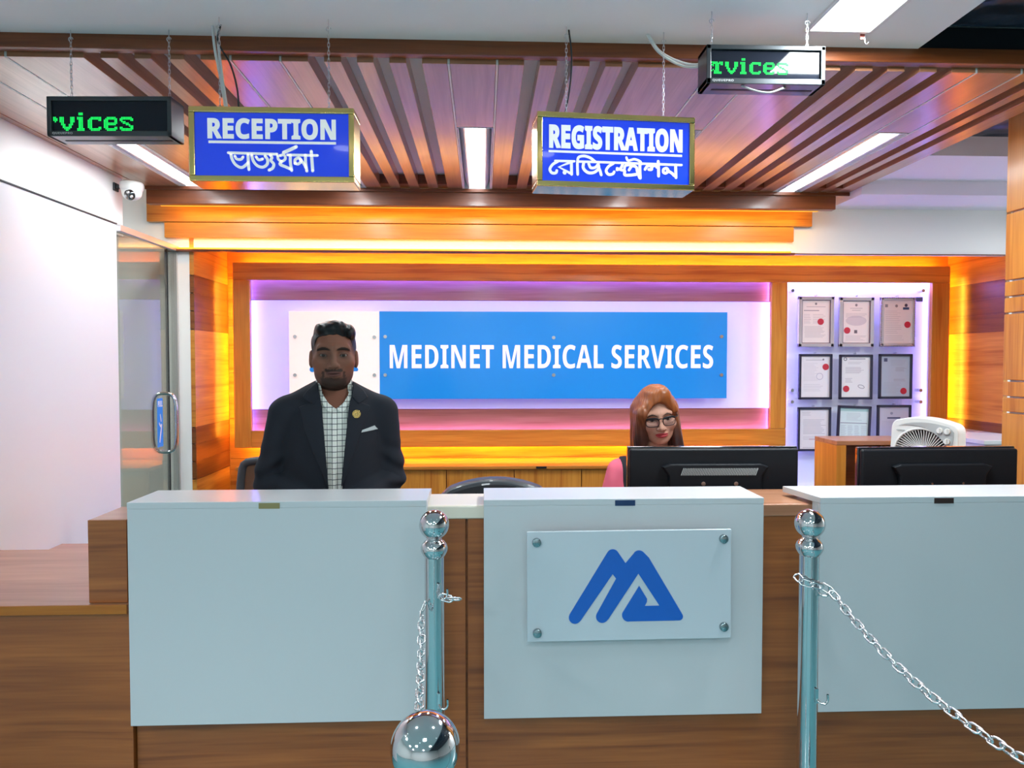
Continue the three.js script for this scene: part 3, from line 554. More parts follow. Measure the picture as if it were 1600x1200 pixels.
// acrylic boards with certificates
function acrylic(label, y0, y1, pins) {
  const t = thing('acrylic_board', label, 'board', [0, 0, 0]);
  mesh('sheet', bx(2.18, 3.16, y0, y1, -5.012, -5.006, 0), M.glass, t);
  for (const [x, y] of pins) mesh('standoff', rod([x, y, -5.036], [x, y, -4.98], 0.012, 16), M.zinc, t);
}
acrylic('clear acrylic sheet on pins behind the upper two rows of certificates', 1.265, 2.03, [[2.199, 2.004], [3.15, 2.008], [2.204, 1.295], [3.144, 1.293]]);
acrylic('clear acrylic sheet on pins behind the lowest row of certificates', 0.5, 1.24, [[2.205, 1.212], [3.146, 1.21], [2.205, 0.53], [3.146, 0.53]]);
function paperPrint(kind, tint) {
  return canvasTexture(180, 256, (c, w, h) => {
    c.fillStyle = tint; c.fillRect(0, 0, w, h);
    const line = (x, y, l, t = 2, a = 0.35) => { c.fillStyle = `rgba(60,50,80,${a})`; c.fillRect(x, y, l, t); };
    const para = (y0, y1, x0 = 18, x1 = 162, step = 7, a = 0.28) => { for (let y = y0; y < y1; y += step) line(x0 + rr(0, 3), y, (x1 - x0) * rr(0.7, 1), 2, a); };
    if (kind === 0) { c.fillStyle = 'rgba(70,60,80,.6)'; c.beginPath(); c.arc(90, 22, 7, 0, 7); c.fill(); line(30, 38, 120, 3); line(14, 60, 96, 4, 0.6); para(84, 140, 14, 60, 10); para(84, 140, 70, 150, 10); para(156, 226); }
    if (kind === 1) { c.fillStyle = 'rgba(70,60,80,.6)'; c.beginPath(); c.arc(90, 26, 8, 0, 7); c.fill(); line(50, 44, 80, 3); line(62, 56, 56, 3); para(76, 100, 20, 160); c.fillStyle = 'rgba(150,130,160,.28)'; c.beginPath(); c.ellipse(90, 120, 68, 30, 0, 0, 7); c.fill(); c.fillStyle = 'rgba(60,50,70,.7)'; c.fillRect(78, 176, 20, 20); para(210, 240, 20, 160); }
    if (kind === 2) { c.fillStyle = 'rgba(90,80,100,.6)'; c.fillRect(10, 22, 18, 18); c.beginPath(); c.arc(84, 32, 9, 0, 7); c.fill(); c.fillStyle = '#4c3a52'; c.beginPath(); c.arc(146, 28, 10, 0, 7); c.fill(); c.fillStyle = '#38456e'; c.fillRect(126, 40, 40, 14); para(62, 200, 12, 120, 11, 0.2); para(212, 240, 12, 160, 12, 0.2); }
    if (kind === 3) { line(30, 22, 110, 3); c.fillStyle = 'rgba(70,60,80,.6)'; c.beginPath(); c.arc(140, 20, 6, 0, 7); c.fill(); para(44, 160, 16, 110, 9, 0.18); c.strokeStyle = 'rgba(90,80,130,.4)'; c.lineWidth = 3; c.beginPath(); c.arc(118, 126, 20, 0, 7); c.stroke(); para(176, 226, 16, 150, 10, 0.2); }
    if (kind === 4) { c.strokeStyle = 'rgba(40,40,60,.8)'; c.lineWidth = 4; c.beginPath(); c.arc(24, 14, 9, 0, 7); c.stroke(); line(50, 10, 100, 6, 0.4); para(34, 48, 40, 150, 8); para(66, 108, 24, 150, 6, 0.35); para(136, 166, 24, 70, 8, 0.45); c.strokeStyle = 'rgba(70,70,90,.5)'; c.beginPath(); c.ellipse(126, 190, 20, 10, 0.3, 0, 7); c.stroke(); }
    if (kind === 5) { c.fillStyle = 'rgba(50,50,90,.75)'; c.fillRect(18, 12, 22, 22); para(24, 60, 60, 160, 8, 0.15); para(70, 100, 90, 160, 6, 0.25); para(144, 160, 80, 160, 6, 0.25); para(168, 240, 16, 130, 9, 0.14); }
    if (kind === 6) { para(18, 44, 14, 70, 9, 0.25); para(66, 160, 20, 164, 9, 0.4); para(176, 200, 20, 150, 9, 0.25); c.fillStyle = 'rgba(150,60,90,.25)'; c.fillRect(60, 190, 80, 8); line(20, 246, 140, 3, 0.3); }
    if (kind === 7) { c.fillStyle = 'rgba(120,170,170,.5)'; c.fillRect(0, 0, w, 22); para(34, 80, 40, 140, 9, 0.25); line(6, 98, 168, 5, 0.5); for (let k = 0; k < 4; k++) para(116, 250, 10 + k * 42, 44 + k * 42, 6, 0.22); }
    if (kind === 8) { c.fillStyle = 'rgba(80,80,120,.4)'; c.beginPath(); c.arc(76, 40, 9, 0, 7); c.fill(); c.fillStyle = 'rgba(40,45,90,.75)'; c.fillRect(50, 66, 80, 10); para(92, 190, 16, 160, 10, 0.18); c.strokeStyle = 'rgba(40,40,80,.6)'; c.lineWidth = 5; c.beginPath(); c.arc(40, 250, 14, 3.2, 6.2); c.stroke(); c.beginPath(); c.arc(62, 250, 14, 3.2, 6.2); c.stroke(); }
  });
}
const silver = std({ color: lin(0.66, 0.6, 0.66), metalness: 0.5, roughness: 0.3 }), navy = phys({ color: lin(0.022, 0.02, 0.05), roughness: 0.3, clearcoat: 0.4 }), sealRed = std({ color: lin(0.55, 0.02, 0.05), roughness: 0.6 });
[
  [2.367, 1.784, 0.26, 0.359, 0, 'silver', [0.035, 0.0], 'silver framed certificate with a red seal at mid height, nearest the name board'],
  [2.66, 1.782, 0.253, 0.355, 1, 'silver', [-0.065, -0.06], 'silver framed certificate with a red seal low on its side, middle of the top row'],
  [2.96, 1.784, 0.255, 0.355, 2, 'ornate', [0.075, -0.02], 'ornate beaded silver certificate frame with a small portrait photo'],
  [2.368, 1.392, 0.242, 0.325, 3, 'navy', [0.075, 0.07], 'dark framed certificate with a red seal near its upper corner'],
  [2.662, 1.39, 0.243, 0.321, 4, 'navy', [-0.068, -0.085], 'dark framed letter with a red seal in its lower corner, centre of the nine frames'],
  [2.952, 1.394, 0.245, 0.322, 5, 'navy', [0.062, -0.105], 'dark framed bluish certificate with a red seal at the bottom'],
  [2.364, 1.017, 0.243, 0.316, 6, 'navy', null, 'dark framed letter of even text lines, bottom row next to the wood stile'],
  [2.653, 1.03, 0.244, 0.307, 7, 'navy', null, 'slightly tilted dark framed sheet with a teal header and columns'],
  [2.947, 1.034, 0.25, 0.31, 8, 'navy', null, 'dark framed certificate partly hidden behind the white box fan'],
].forEach(([x, y, w, h, kind, style, seal, label]) => {
  const t = thing('certificate', label, 'certificate', [x, y, -4.975], 0, 'framed certificates'), e = style === 'navy' ? 0.017 : 0.026;
  const fm = style === 'navy' ? navy : silver;
  const parts = [bx(-w / 2, w / 2, h / 2 - e, h / 2, -0.012, 0.008, 0.004), bx(-w / 2, w / 2, -h / 2, -h / 2 + e, -0.012, 0.008, 0.004), bx(-w / 2, -w / 2 + e, -h / 2, h / 2, -0.012, 0.008, 0.004), bx(w / 2 - e, w / 2, -h / 2, h / 2, -0.012, 0.008, 0.004)];
  mesh('frame', parts, fm, t);
  if (style === 'ornate') {
    const beads = []; for (let k = 0; k < 19; k++) for (const s of [-1, 1]) beads.push(new THREE.SphereGeometry(0.0062, 8, 6).translate(-w / 2 + 0.006 + k / 18 * (w - 0.012), s * (h / 2 - 0.006), 0.008));
    for (let k = 1; k < 26; k++) for (const s of [-1, 1]) beads.push(new THREE.SphereGeometry(0.0062, 8, 6).translate(s * (w / 2 - 0.006), -h / 2 + 0.006 + k / 26 * (h - 0.012), 0.008));
    mesh('beading', beads, std({ color: lin(0.42, 0.36, 0.4), metalness: 0.5, roughness: 0.4 }), t);
  }
  if (style === 'silver') mesh('inner_edge', [bx(-w / 2 + e, w / 2 - e, h / 2 - e - 0.004, h / 2 - e, -0.01, 0.004, 0), bx(-w / 2 + e, w / 2 - e, -h / 2 + e, -h / 2 + e + 0.004, -0.01, 0.004, 0), bx(-w / 2 + e, -w / 2 + e + 0.004, -h / 2 + e, h / 2 - e, -0.01, 0.004, 0), bx(w / 2 - e - 0.004, w / 2 - e, -h / 2 + e, h / 2 - e, -0.01, 0.004, 0)], std({ color: lin(0.12, 0.08, 0.14), roughness: 0.5 }), t);
  const pw = w - 2 * e, ph = h - 2 * e, g = new THREE.BoxGeometry(pw, ph, 0.006).translate(0, 0, -0.006);
  mesh('paper', g, std({ map: paperPrint(kind, ['#efe2e4', '#efdfe2', '#ece0e4', '#e9e3ec', '#e4e2e8', '#bccae0', '#e2dde8', '#d4e2e6', '#cfcde2'][kind]), roughness: 0.35 }), t);
  if (seal) mesh('seal', new THREE.CylinderGeometry(0.023, 0.023, 0.0015, 28).rotateX(Math.PI / 2).translate(seal[0], seal[1], -0.0022), sealRed, t);
  mesh('nail', rod([rr(-0.01, 0.01), h / 2 + 0.006, -0.02], [0, h / 2 + 0.008, 0.008], 0.004, 8), M.steel, t);
  if (kind === 7) t.rotation.z = -0.035;
});
tag(mesh('socket_label', [bx(3.1, 3.15, 1.93, 1.962, -4.992, -4.986, 0.001), bx(3.115, 3.135, 1.937, 1.955, -4.986, -4.983, 0.001)], std({ color: lin(0.1, 0.12, 0.2), roughness: 0.5 })), 'tiny dark label plate at the upper corner of the acrylic sheet', 'label plate');

// ---------------------------------------------------------------- furniture behind the desk
{
  const t = thing('credenza', 'long low wood credenza with vertical grain doors under the backlit frame', 'cabinet', [0, 0, 0]);
  mesh('top', bx(-1.62, 2.03, 0.785, 0.808, -5.07, -4.69, 0.002), M.teak, t);
  mesh('carcass', bx(-1.6, 2.01, 0.05, 0.784, -5.07, -4.74, 0.001), M.molding, t);
  for (let i = 0; i < 8; i++) mesh('door', bx(-1.6 + i * 0.4515 + 0.003, -1.6 + (i + 1) * 0.4515 - 0.003, 0.06, 0.78, -4.738, -4.715, 0.002, 'y'), M.teak, t);
  mesh('lock', bx(0.35, 0.42, 0.79, 0.803, -4.69, -4.684, 0.001), M.black, t);
}
{
  const t = thing('inner_desk', 'low staff desk hidden behind the reception desk carrying the monitors', 'desk', [0, 0, 0]);
  mesh('worktop', bx(0.1, 2.15, 0.735, 0.76, -2.78, -2.31, 0.002), M.deskTop, t);
  for (const x of [0.12, 1.13, 2.1]) mesh('leg_panel', bx(x, x + 0.025, 0, 0.735, -2.76, -2.33, 0.001, 'y'), M.brown, t);
}
{
  const t = thing('open_cabinet', 'open fronted wood cabinet behind the monitor with the smooth back', 'cabinet', [0, 0, 0]);
  const x0 = 1.79, x1 = 2.2, z0 = -3.76, z1 = -3.52, h = 1.098;
  mesh('top', bx(x0, x1, h - 0.022, h, z0, z1, 0.002), M.deskTop, t);
  mesh('side', bx(x0, x0 + 0.05, 0, h - 0.023, z0, z1, 0.002, 'y'), M.teak, t); mesh('side', bx(x1 - 0.05, x1, 0, h - 0.023, z0, z1, 0.002, 'y'), M.teak, t);
  mesh('back', bx(x0 + 0.05, x1 - 0.05, 0, h - 0.023, z0, z0 + 0.012, 0.001), M.molding, t);
  for (const y of [0.05, 0.42, 0.76]) mesh('shelf', bx(x0 + 0.05, x1 - 0.05, y, y + 0.02, z0 + 0.014, z1 - 0.01, 0.001), M.molding, t);
}
{
  const t = thing('white_cabinet', 'low white cabinet under the grooved side wall behind the fan', 'cabinet', [0, 0, 0]);
  mesh('top', bx(2.98, 3.385, 1.005, 1.03, -4.94, -4.1, 0.003), M.laminate, t);
  mesh('body', bx(3.0, 3.38, 0.02, 1.004, -4.93, -4.12, 0.002), M.laminate, t);
  mesh('door', bx(3.01, 3.185, 0.08, 0.99, -4.119, -4.1, 0.002), M.laminate, t); mesh('door', bx(3.195, 3.37, 0.08, 0.99, -4.119, -4.1, 0.002), M.laminate, t);
}
// box fan
{
  const t = thing('box_fan', 'white box fan with a round ribbed grille standing before the open wood cabinet', 'fan', [2.115, 0.91, -3.3], -0.88), w = 0.145, H = 0.32, D = 0.055;
  const shell = new THREE.Shape(), cy = 0.085, R = 0.118;
  shell.moveTo(-w, 0.02); shell.lineTo(-w + 0.012, H - 0.06); shell.quadraticCurveTo(-w + 0.014, H - 0.022, -w + 0.04, H - 0.018); shell.quadraticCurveTo(0, H + 0.012, w - 0.03, H - 0.028); shell.quadraticCurveTo(w, H - 0.035, w, H - 0.07); shell.lineTo(w, 0.02); shell.quadraticCurveTo(w, 0, w - 0.02, 0); shell.lineTo(-w + 0.02, 0); shell.quadraticCurveTo(-w, 0, -w, 0.02);
  const hole = new THREE.Path(); hole.absarc(-0.005, 0.148, R, 0, Math.PI * 2, true); shell.holes.push(hole);
  mesh('housing', new THREE.ExtrudeGeometry(shell, { depth: 2 * D - 0.012, bevelEnabled: true, bevelThickness: 0.006, bevelSize: 0.005, bevelSegments: 3, curveSegments: 40 }).translate(0, 0.005, -D + 0.006), M.plastic, t);
  const fx = -0.005, fy = 0.153;
  mesh('grille_ring', [new THREE.TorusGeometry(R + 0.002, 0.005, 10, 64).translate(fx, fy, D + 0.002), new THREE.TorusGeometry(0.035, 0.004, 8, 40).translate(fx, fy, D)], M.plastic, t);
  const ribs = []; for (let k = 0; k < 56; k++) { const a = k / 56 * 2 * Math.PI, b = a + 0.25; ribs.push(rod([fx + 0.034 * Math.cos(a), fy + 0.034 * Math.sin(a), D - 0.002], [fx + R * Math.cos(b), fy + R * Math.sin(b), D - 0.002], 0.0019, 5)); }
  mesh('grille_ribs', ribs, M.plastic, t);
  mesh('grille_hub', new THREE.CylinderGeometry(0.034, 0.034, 0.008, 32).rotateX(Math.PI / 2).translate(fx, fy, D - 0.004), M.plastic, t);
  for (let k = 0; k < 5; k++) { const a = k / 5 * 2 * Math.PI, g = bx(0.02, R - 0.014, -0.035, 0.035, -0.0015, 0.0015, 0.001).rotateX(0.5).rotateZ(a).translate(fx, fy, 0); mesh('blade', g, std({ color: lin(0.16, 0.12, 0.13), roughness: 0.5 }), t); }
  mesh('back_cover', new THREE.CylinderGeometry(R, R, 0.004, 40).rotateX(Math.PI / 2).translate(fx, fy, -D + 0.004), std({ color: lin(0.06, 0.045, 0.05), roughness: 0.7 }), t);
  const cap = new THREE.Shape(); cap.moveTo(-0.105, 0.282); cap.quadraticCurveTo(0.0, 0.318, 0.112, 0.284); cap.lineTo(0.132, 0.262); cap.lineTo(0.128, 0.2); cap.quadraticCurveTo(0.12, 0.178, 0.104, 0.19); cap.quadraticCurveTo(0.07, 0.262, -0.02, 0.284); cap.quadraticCurveTo(-0.07, 0.29, -0.105, 0.282);
  mesh('control_plate', new THREE.ExtrudeGeometry(cap, { depth: 0.003, bevelEnabled: false, curveSegments: 16 }).translate(0, 0.003, D + 0.004), M.greyPlastic, t);
  for (const [x, y] of [[0.076, 0.27], [0.107, 0.268], [0.106, 0.222]]) { const k = mesh('knob', [new THREE.CylinderGeometry(0.0125, 0.014, 0.012, 24).rotateX(Math.PI / 2).translate(x, y, D + 0.013), bx(x - 0.003, x + 0.003, y - 0.012, y + 0.012, D + 0.018, D + 0.026, 0.001)], M.plastic, t); }
  mesh('maker_print', [0, 1, 2, 3, 4, 5].map((i) => bx(-0.112 + i * 0.0062, -0.1075 + i * 0.0062, 0.258, 0.264, D + 0.0055, D + 0.0075, 0)), M.greyPlastic, t);
  mesh('foot', [bx(-0.13, -0.1, -0.0, 0.006, -0.05, 0.05, 0.001), bx(0.1, 0.13, -0.0, 0.006, -0.05, 0.05, 0.001)], M.greyPlastic, t);
}
{
  const t = thing('pedestal', 'wood drawer pedestal hidden behind the second monitor with the box fan on top', 'cabinet', [2.12, 0, -3.3], -0.3);
  mesh('body', bx(-0.2, 0.2, 0.02, 0.88, -0.16, 0.15, 0.002), M.brown, t); mesh('top', bx(-0.21, 0.21, 0.881, 0.905, -0.17, 0.17, 0.002), M.deskTop, t);
  for (let i = 0; i < 3; i++) { const d = mesh('drawer', bx(-0.195, 0.195, 0.04 + i * 0.28, 0.31 + i * 0.28, 0.151, 0.166, 0.002), M.teak, t); mesh('handle', tube([[-0.06, 0.2 + i * 0.28, 0.166], [-0.06, 0.2 + i * 0.28, 0.19], [0.06, 0.2 + i * 0.28, 0.19], [0.06, 0.2 + i * 0.28, 0.166]], 0.004, 20, 8), M.steel, d); }
}
// monitors seen from behind
function monitor(label, pos, turn, w, h, vented) {
  const t = thing('monitor', label, 'monitor', pos, turn), top = h;
  const y1 = 0.435, y0 = y1 - h;
  mesh('back_cover', bx(-w / 2 + 0.004, w / 2 - 0.004, y0 + 0.004, y1 - 0.006, 0, 0.022, 0.008), M.black, t);
  mesh('bezel', bx(-w / 2, w / 2, y0, y1, -0.018, 0.0005, 0.004), M.blackGloss, t);
  mesh('screen', bx(-w / 2 + 0.012, w / 2 - 0.012, y0 + 0.02, y1 - 0.012, -0.0195, -0.0175, 0), std({ color: lin(0.1, 0.12, 0.15), emissive: lin(0.6, 0.7, 0.9), emissiveIntensity: 0.25, roughness: 0.3 }), t);
  const s = new THREE.Shape(), hx = w * 0.228, hy = y1 - 0.076; s.moveTo(-hx - 0.04, hy + 0.008); s.lineTo(-hx - 0.02, hy + 0.014); s.lineTo(hx + 0.02, hy + 0.014); s.lineTo(hx + 0.04, hy + 0.008); s.lineTo(hx + 0.02, hy - 0.02); s.lineTo(hx + 0.012, y0 + 0.05); s.lineTo(-hx - 0.012, y0 + 0.05); s.lineTo(-hx - 0.02, hy - 0.02);
  mesh('bulge', new THREE.ExtrudeGeometry(s, { depth: 0.012, bevelEnabled: true, bevelThickness: 0.008, bevelSize: 0.006, bevelSegments: 3 }).translate(0, 0, 0.02), M.black, t);
  if (vented) { const f = []; for (let k = 0; k < 46; k++) f.push(bx(-0.0012, 0.0012, -0.013, 0.013, 0, 0.003, 0).rotateZ(-0.35).translate(0.012 - hx + 0.008 + k * (2 * hx - 0.016) / 45, hy - 0.006, 0.0402)); mesh('vent_ribs', f, M.greyPlastic, t); }
  for (const x of [-0.056, 0.056]) mesh('screw', new THREE.CylinderGeometry(vented ? 0.0075 : 0.004, vented ? 0.0075 : 0.004, 0.006, 18).rotateX(Math.PI / 2).translate(x + 0.012, hy - 0.047, 0.042), M.zinc, t);
  mesh('neck', bx(-0.03, 0.03, 0.012, y0 + 0.12, 0.005, 0.03, 0.004), M.black, t);
  mesh('stand', bx(-0.12, 0.12, 0, 0.014, -0.08, 0.1, 0.005), M.black, t);
  return t;
}
monitor('black monitor with a ribbed vent on its back, screen turned to the seated woman', [0.793, 0.772, -2.42], -0.02, 0.592, 0.335, true);
monitor('black monitor with a smooth back in front of the box fan', [1.602, 0.764, -2.44], 0.02, 0.578, 0.335, false);
// dome camera
{
  const t = thing('cctv_camera', 'small white dome security camera on the end of the upper wall', 'camera', [-1.93, 2.44, -4.02]);
  mesh('bracket', [bx(-0.09, -0.08, -0.005, 0.04, -0.025, 0.025, 0.004), bx(-0.082, -0.035, 0.01, 0.03, -0.014, 0.014, 0.006)], M.darkMetal, t);
  mesh('body', lathe([[0, 0.045], [0.052, 0.045], [0.06, 0.038], [0.06, 0.012], [0.055, 0.0], [0.052, -0.006]], 40), M.plastic, t);
  const b = mesh('ball', lathe([[0.0, -0.052], [0.02, -0.05], [0.036, -0.043], [0.048, -0.028], [0.0525, -0.008], [0.05, 0.0]], 40), M.plastic, t);
  const face = mesh('lens_face', new THREE.SphereGeometry(0.036, 28, 14, 0, Math.PI * 2, 0, 1.0).rotateX(1.95).translate(0.006, -0.024, 0.02), M.blackGloss, t);
  for (const [x, y] of [[0.006, -0.022], [-0.01, -0.04], [0.02, -0.042]]) mesh('lens', new THREE.SphereGeometry(0.009, 14, 10).translate(x, y, y < -0.03 ? 0.045 : 0.053), M.steel, t);
}
// chairs
function chairBase(t) {
  for (let k = 0; k < 5; k++) { const a = k / 5 * 2 * Math.PI + 0.3, c = Math.cos(a), s = Math.sin(a); const l = mesh('leg', rod([0, 0.1, 0], [0.28 * c, 0.075, 0.28 * s], 0.02, 10, 0.014), M.black, t); mesh('castor', new THREE.CylinderGeometry(0.027, 0.027, 0.04, 18).rotateZ(Math.PI / 2).rotateY(-a).translate(0.28 * c, 0.028, 0.28 * s), M.black, l); }
  mesh('gas_column', new THREE.CylinderGeometry(0.025, 0.03, 0.33, 18).translate(0, 0.26, 0), M.darkMetal, t);
}
{
  const t = thing('office_chair', 'office chair with a grey framed mesh back behind the standing man', 'chair', [-0.87, 0, -3.1]);
  chairBase(t);
  mesh('seat', bx(-0.24, 0.24, 0.42, 0.49, -0.2, 0.26, 0.03), std({ color: lin(0.04, 0.045, 0.05), roughness: 0.9 }), t);
  const R = []; for (const [x, y] of [[-0.2, 0.58], [-0.235, 0.7], [-0.238, 0.98], [-0.225, 1.03], [-0.18, 1.043], [0.18, 1.043], [0.225, 1.03], [0.238, 0.98], [0.235, 0.7], [0.2, 0.58]]) R.push([x, y, -0.2 + 0.1 * (1.04 - y)]);
  mesh('back_frame', tube(R, 0.019, 90, 10, true), std({ color: lin(0.05, 0.055, 0.065), roughness: 0.5 }), t);
  mesh('mesh_panel', bx(-0.222, 0.222, 0.58, 1.03, -0.003, 0.003, 0).translate(0, -0.8, 0).rotateX(-0.1).translate(0, 0.8, -0.176), phys({ color: lin(0.3, 0.15, 0.08), transmission: 0.45, thickness: 0, roughness: 0.8 }), t);
  mesh('spine', tube([[0, 0.44, -0.1], [0, 0.5, -0.24], [0, 0.7, -0.26], [0, 0.85, -0.24]], 0.022, 20, 10), M.black, t);
}
function leatherChair(label, pos, turn) {
  const t = thing('office_chair', label, 'chair', pos, turn);
  chairBase(t);
  mesh('seat', bx(-0.25, 0.25, 0.42, 0.52, -0.22, 0.26, 0.045), M.leather, t);
  const s = new THREE.Shape(); s.moveTo(-0.2, 0.5); s.lineTo(-0.245, 0.75); s.quadraticCurveTo(-0.26, 0.9, -0.18, 0.95); s.quadraticCurveTo(0, 1.02, 0.18, 0.95); s.quadraticCurveTo(0.26, 0.9, 0.245, 0.75); s.lineTo(0.2, 0.5); s.closePath();
  mesh('backrest', new THREE.ExtrudeGeometry(s, { depth: 0.05, bevelEnabled: true, bevelThickness: 0.03, bevelSize: 0.022, bevelSegments: 5, curveSegments: 16 }).translate(0, 0, -0.26), M.leather, t);
  mesh('seam', [tube([[-0.1, 0.99, -0.2], [-0.075, 0.94, -0.178], [-0.065, 0.85, -0.178], [-0.06, 0.6, -0.178]], 0.003, 16, 6), tube([[0.1, 0.99, -0.2], [0.075, 0.94, -0.178], [0.065, 0.85, -0.178], [0.06, 0.6, -0.178]], 0.003, 16, 6)], M.black, t);
  mesh('button', new THREE.SphereGeometry(0.009, 14, 10).translate(-0.04, 0.925, -0.177), M.darkMetal, t);
  for (const k of [-1, 1]) mesh('armrest', [rod([k * 0.27, 0.45, 0.0], [k * 0.29, 0.68, 0.0], 0.016, 10), bx(k * 0.29 - 0.03, k * 0.29 + 0.03, 0.68, 0.71, -0.14, 0.16, 0.012)], M.black, t);
  return t;
}
leatherChair('black leather chair whose rounded headrest shows in the gap between the white counters', [0.05, 0, -2.78], 0.0);
const chairW = leatherChair('black leather chair that the woman behind the monitor sits on', [0.83, 0, -3.12], 0.0);

// ---------------------------------------------------------------- people: distance fields meshed as continuous surfaces
const mix = (a, b, t) => a + (b - a) * t, clamp = (x, a, b) => Math.min(b, Math.max(a, x)), smooth = (a, b, x) => { const t = clamp((x - a) / (b - a), 0, 1); return t * t * (3 - 2 * t); };
const smin = (a, b, k) => { const h = Math.max(k - Math.abs(a - b), 0) / k; return Math.min(a, b) - h * h * k * 0.25; };
const smax = (a, b, k) => -smin(-a, -b, k);
const ell = (x, y, z, cx, cy, cz, rx, ry, rz) => { const a = (x - cx) / rx, b = (y - cy) / ry, c = (z - cz) / rz, k0 = Math.sqrt(a * a + b * b + c * c), p = a / rx, q = b / ry, r = c / rz, k1 = Math.sqrt(p * p + q * q + r * r); return k1 < 1e-9 ? -Math.min(rx, ry, rz) : k0 * (k0 - 1) / k1; };
const cap = (x, y, z, A, B, ra, rb) => { const bx_ = B[0] - A[0], by = B[1] - A[1], bz = B[2] - A[2], px = x - A[0], py = y - A[1], pz = z - A[2], h = clamp((px * bx_ + py * by + pz * bz) / (bx_ * bx_ + by * by + bz * bz), 0, 1); const dx = px - bx_ * h, dy = py - by * h, dz = pz - bz * h; return Math.sqrt(dx * dx + dy * dy + dz * dz) - mix(ra, rb, h); };
// signed distance to a polygon in the x-y plane
function poly(pts) {
  const n = pts.length;
  return (x, y) => {
    let d = 1e9, s = 1;
    for (let i = 0, j = n - 1; i < n; j = i++) {
      const [ax, ay] = pts[i], [bx2, by2] = pts[j], ex = bx2 - ax, ey = by2 - ay, wx = x - ax, wy = y - ay, t = clamp((wx * ex + wy * ey) / (ex * ex + ey * ey), 0, 1), qx = wx - ex * t, qy = wy - ey * t;
      d = Math.min(d, qx * qx + qy * qy);
      const c1 = y >= ay, c2 = y < by2, c3 = ex * wy > ey * wx;
      if ((c1 && c2 && c3) || (!c1 && !c2 && !c3)) s = -s;
    }
    return s * Math.sqrt(d);
  };
}
// surface nets: one vertex per cell that the surface crosses
function nets(f, lo, hi, c, color) {
  const n = [0, 1, 2].map((k) => Math.ceil((hi[k] - lo[k]) / c) + 1), [nx, ny, nz] = n, v = new Float32Array(nx * ny * nz), at = (i, j, k) => i + nx * (j + ny * k);
  for (let k = 0; k < nz; k++) for (let j = 0; j < ny; j++) for (let i = 0; i < nx; i++) v[at(i, j, k)] = f(lo[0] + i * c, lo[1] + j * c, lo[2] + k * c);
  const id = new Int32Array(nx * ny * nz).fill(-1), pos = [], idx = [];
  for (let k = 0; k < nz - 1; k++) for (let j = 0; j < ny - 1; j++) for (let i = 0; i < nx - 1; i++) {
    let sx = 0, sy = 0, sz = 0, m = 0, mask = 0;
    for (let q = 0; q < 8; q++) if (v[at(i + (q & 1), j + (q >> 1 & 1), k + (q >> 2))] < 0) mask |= 1 << q;
    if (mask === 0 || mask === 255) continue;
    for (let a = 0; a < 8; a++) for (const b of [1, 2, 4]) if (!(a & b)) {
      const e = a | b; if (!(mask >> a & 1) === !(mask >> e & 1)) continue;
      const va = v[at(i + (a & 1), j + (a >> 1 & 1), k + (a >> 2))], vb = v[at(i + (e & 1), j + (e >> 1 & 1), k + (e >> 2))], t = va / (va - vb);
      sx += (a & 1) + t * ((e & 1) - (a & 1)); sy += (a >> 1 & 1) + t * ((e >> 1 & 1) - (a >> 1 & 1)); sz += (a >> 2) + t * ((e >> 2) - (a >> 2)); m++;
    }
    id[at(i, j, k)] = pos.length / 3; pos.push(lo[0] + (i + sx / m) * c, lo[1] + (j + sy / m) * c, lo[2] + (k + sz / m) * c);
  }
  const quad = (a, b, d, e, flip) => { if (a < 0 || b < 0 || d < 0 || e < 0) return; flip ? idx.push(a, e, d, a, d, b) : idx.push(a, b, d, a, d, e); };
  for (let k = 1; k < nz - 1; k++) for (let j = 1; j < ny - 1; j++) for (let i = 1; i < nx - 1; i++) {
    const s = v[at(i, j, k)] < 0;
    if (s !== v[at(i + 1, j, k)] < 0) quad(id[at(i, j - 1, k - 1)], id[at(i, j, k - 1)], id[at(i, j, k)], id[at(i, j - 1, k)], !s);
    if (s !== v[at(i, j + 1, k)] < 0) quad(id[at(i - 1, j, k - 1)], id[at(i - 1, j, k)], id[at(i, j, k)], id[at(i, j, k - 1)], !s);
    if (s !== v[at(i, j, k + 1)] < 0) quad(id[at(i - 1, j - 1, k)], id[at(i, j - 1, k)], id[at(i, j, k)], id[at(i - 1, j, k)], !s);
  }
  const nor = new Float32Array(pos.length), uv = new Float32Array(pos.length / 3 * 2), col = color && new Float32Array(pos.length), e = c * 0.4;
  for (let i = 0; i < pos.length; i += 3) {
    const x = pos[i], y = pos[i + 1], z = pos[i + 2]; let a = f(x + e, y, z) - f(x - e, y, z), b = f(x, y + e, z) - f(x, y - e, z), d = f(x, y, z + e) - f(x, y, z - e); const l = Math.hypot(a, b, d) || 1;
    nor[i] = a / l; nor[i + 1] = b / l; nor[i + 2] = d / l; uv[i / 3 * 2] = x; uv[i / 3 * 2 + 1] = y;
    if (col) { const q = color(x, y, z, b / l); col[i] = q[0]; col[i + 1] = q[1]; col[i + 2] = q[2]; }
  }
  const g = new THREE.BufferGeometry(); g.setAttribute('position', new THREE.Float32BufferAttribute(pos, 3)); g.setAttribute('normal', new THREE.BufferAttribute(nor, 3)); g.setAttribute('uv', new THREE.BufferAttribute(uv, 2));
  if (col) g.setAttribute('color', new THREE.BufferAttribute(col, 3));
  g.setIndex(idx); return g;
}
const hash = lattice(91), wob = (x, y, z, f) => hash(x * f + z * f * 0.7 + 40, y * f + z * f * 0.6 + 40, 128, 128) - 0.5;
const blend = (a, b, t) => [mix(a[0], b[0], t), mix(a[1], b[1], t), mix(a[2], b[2], t)];

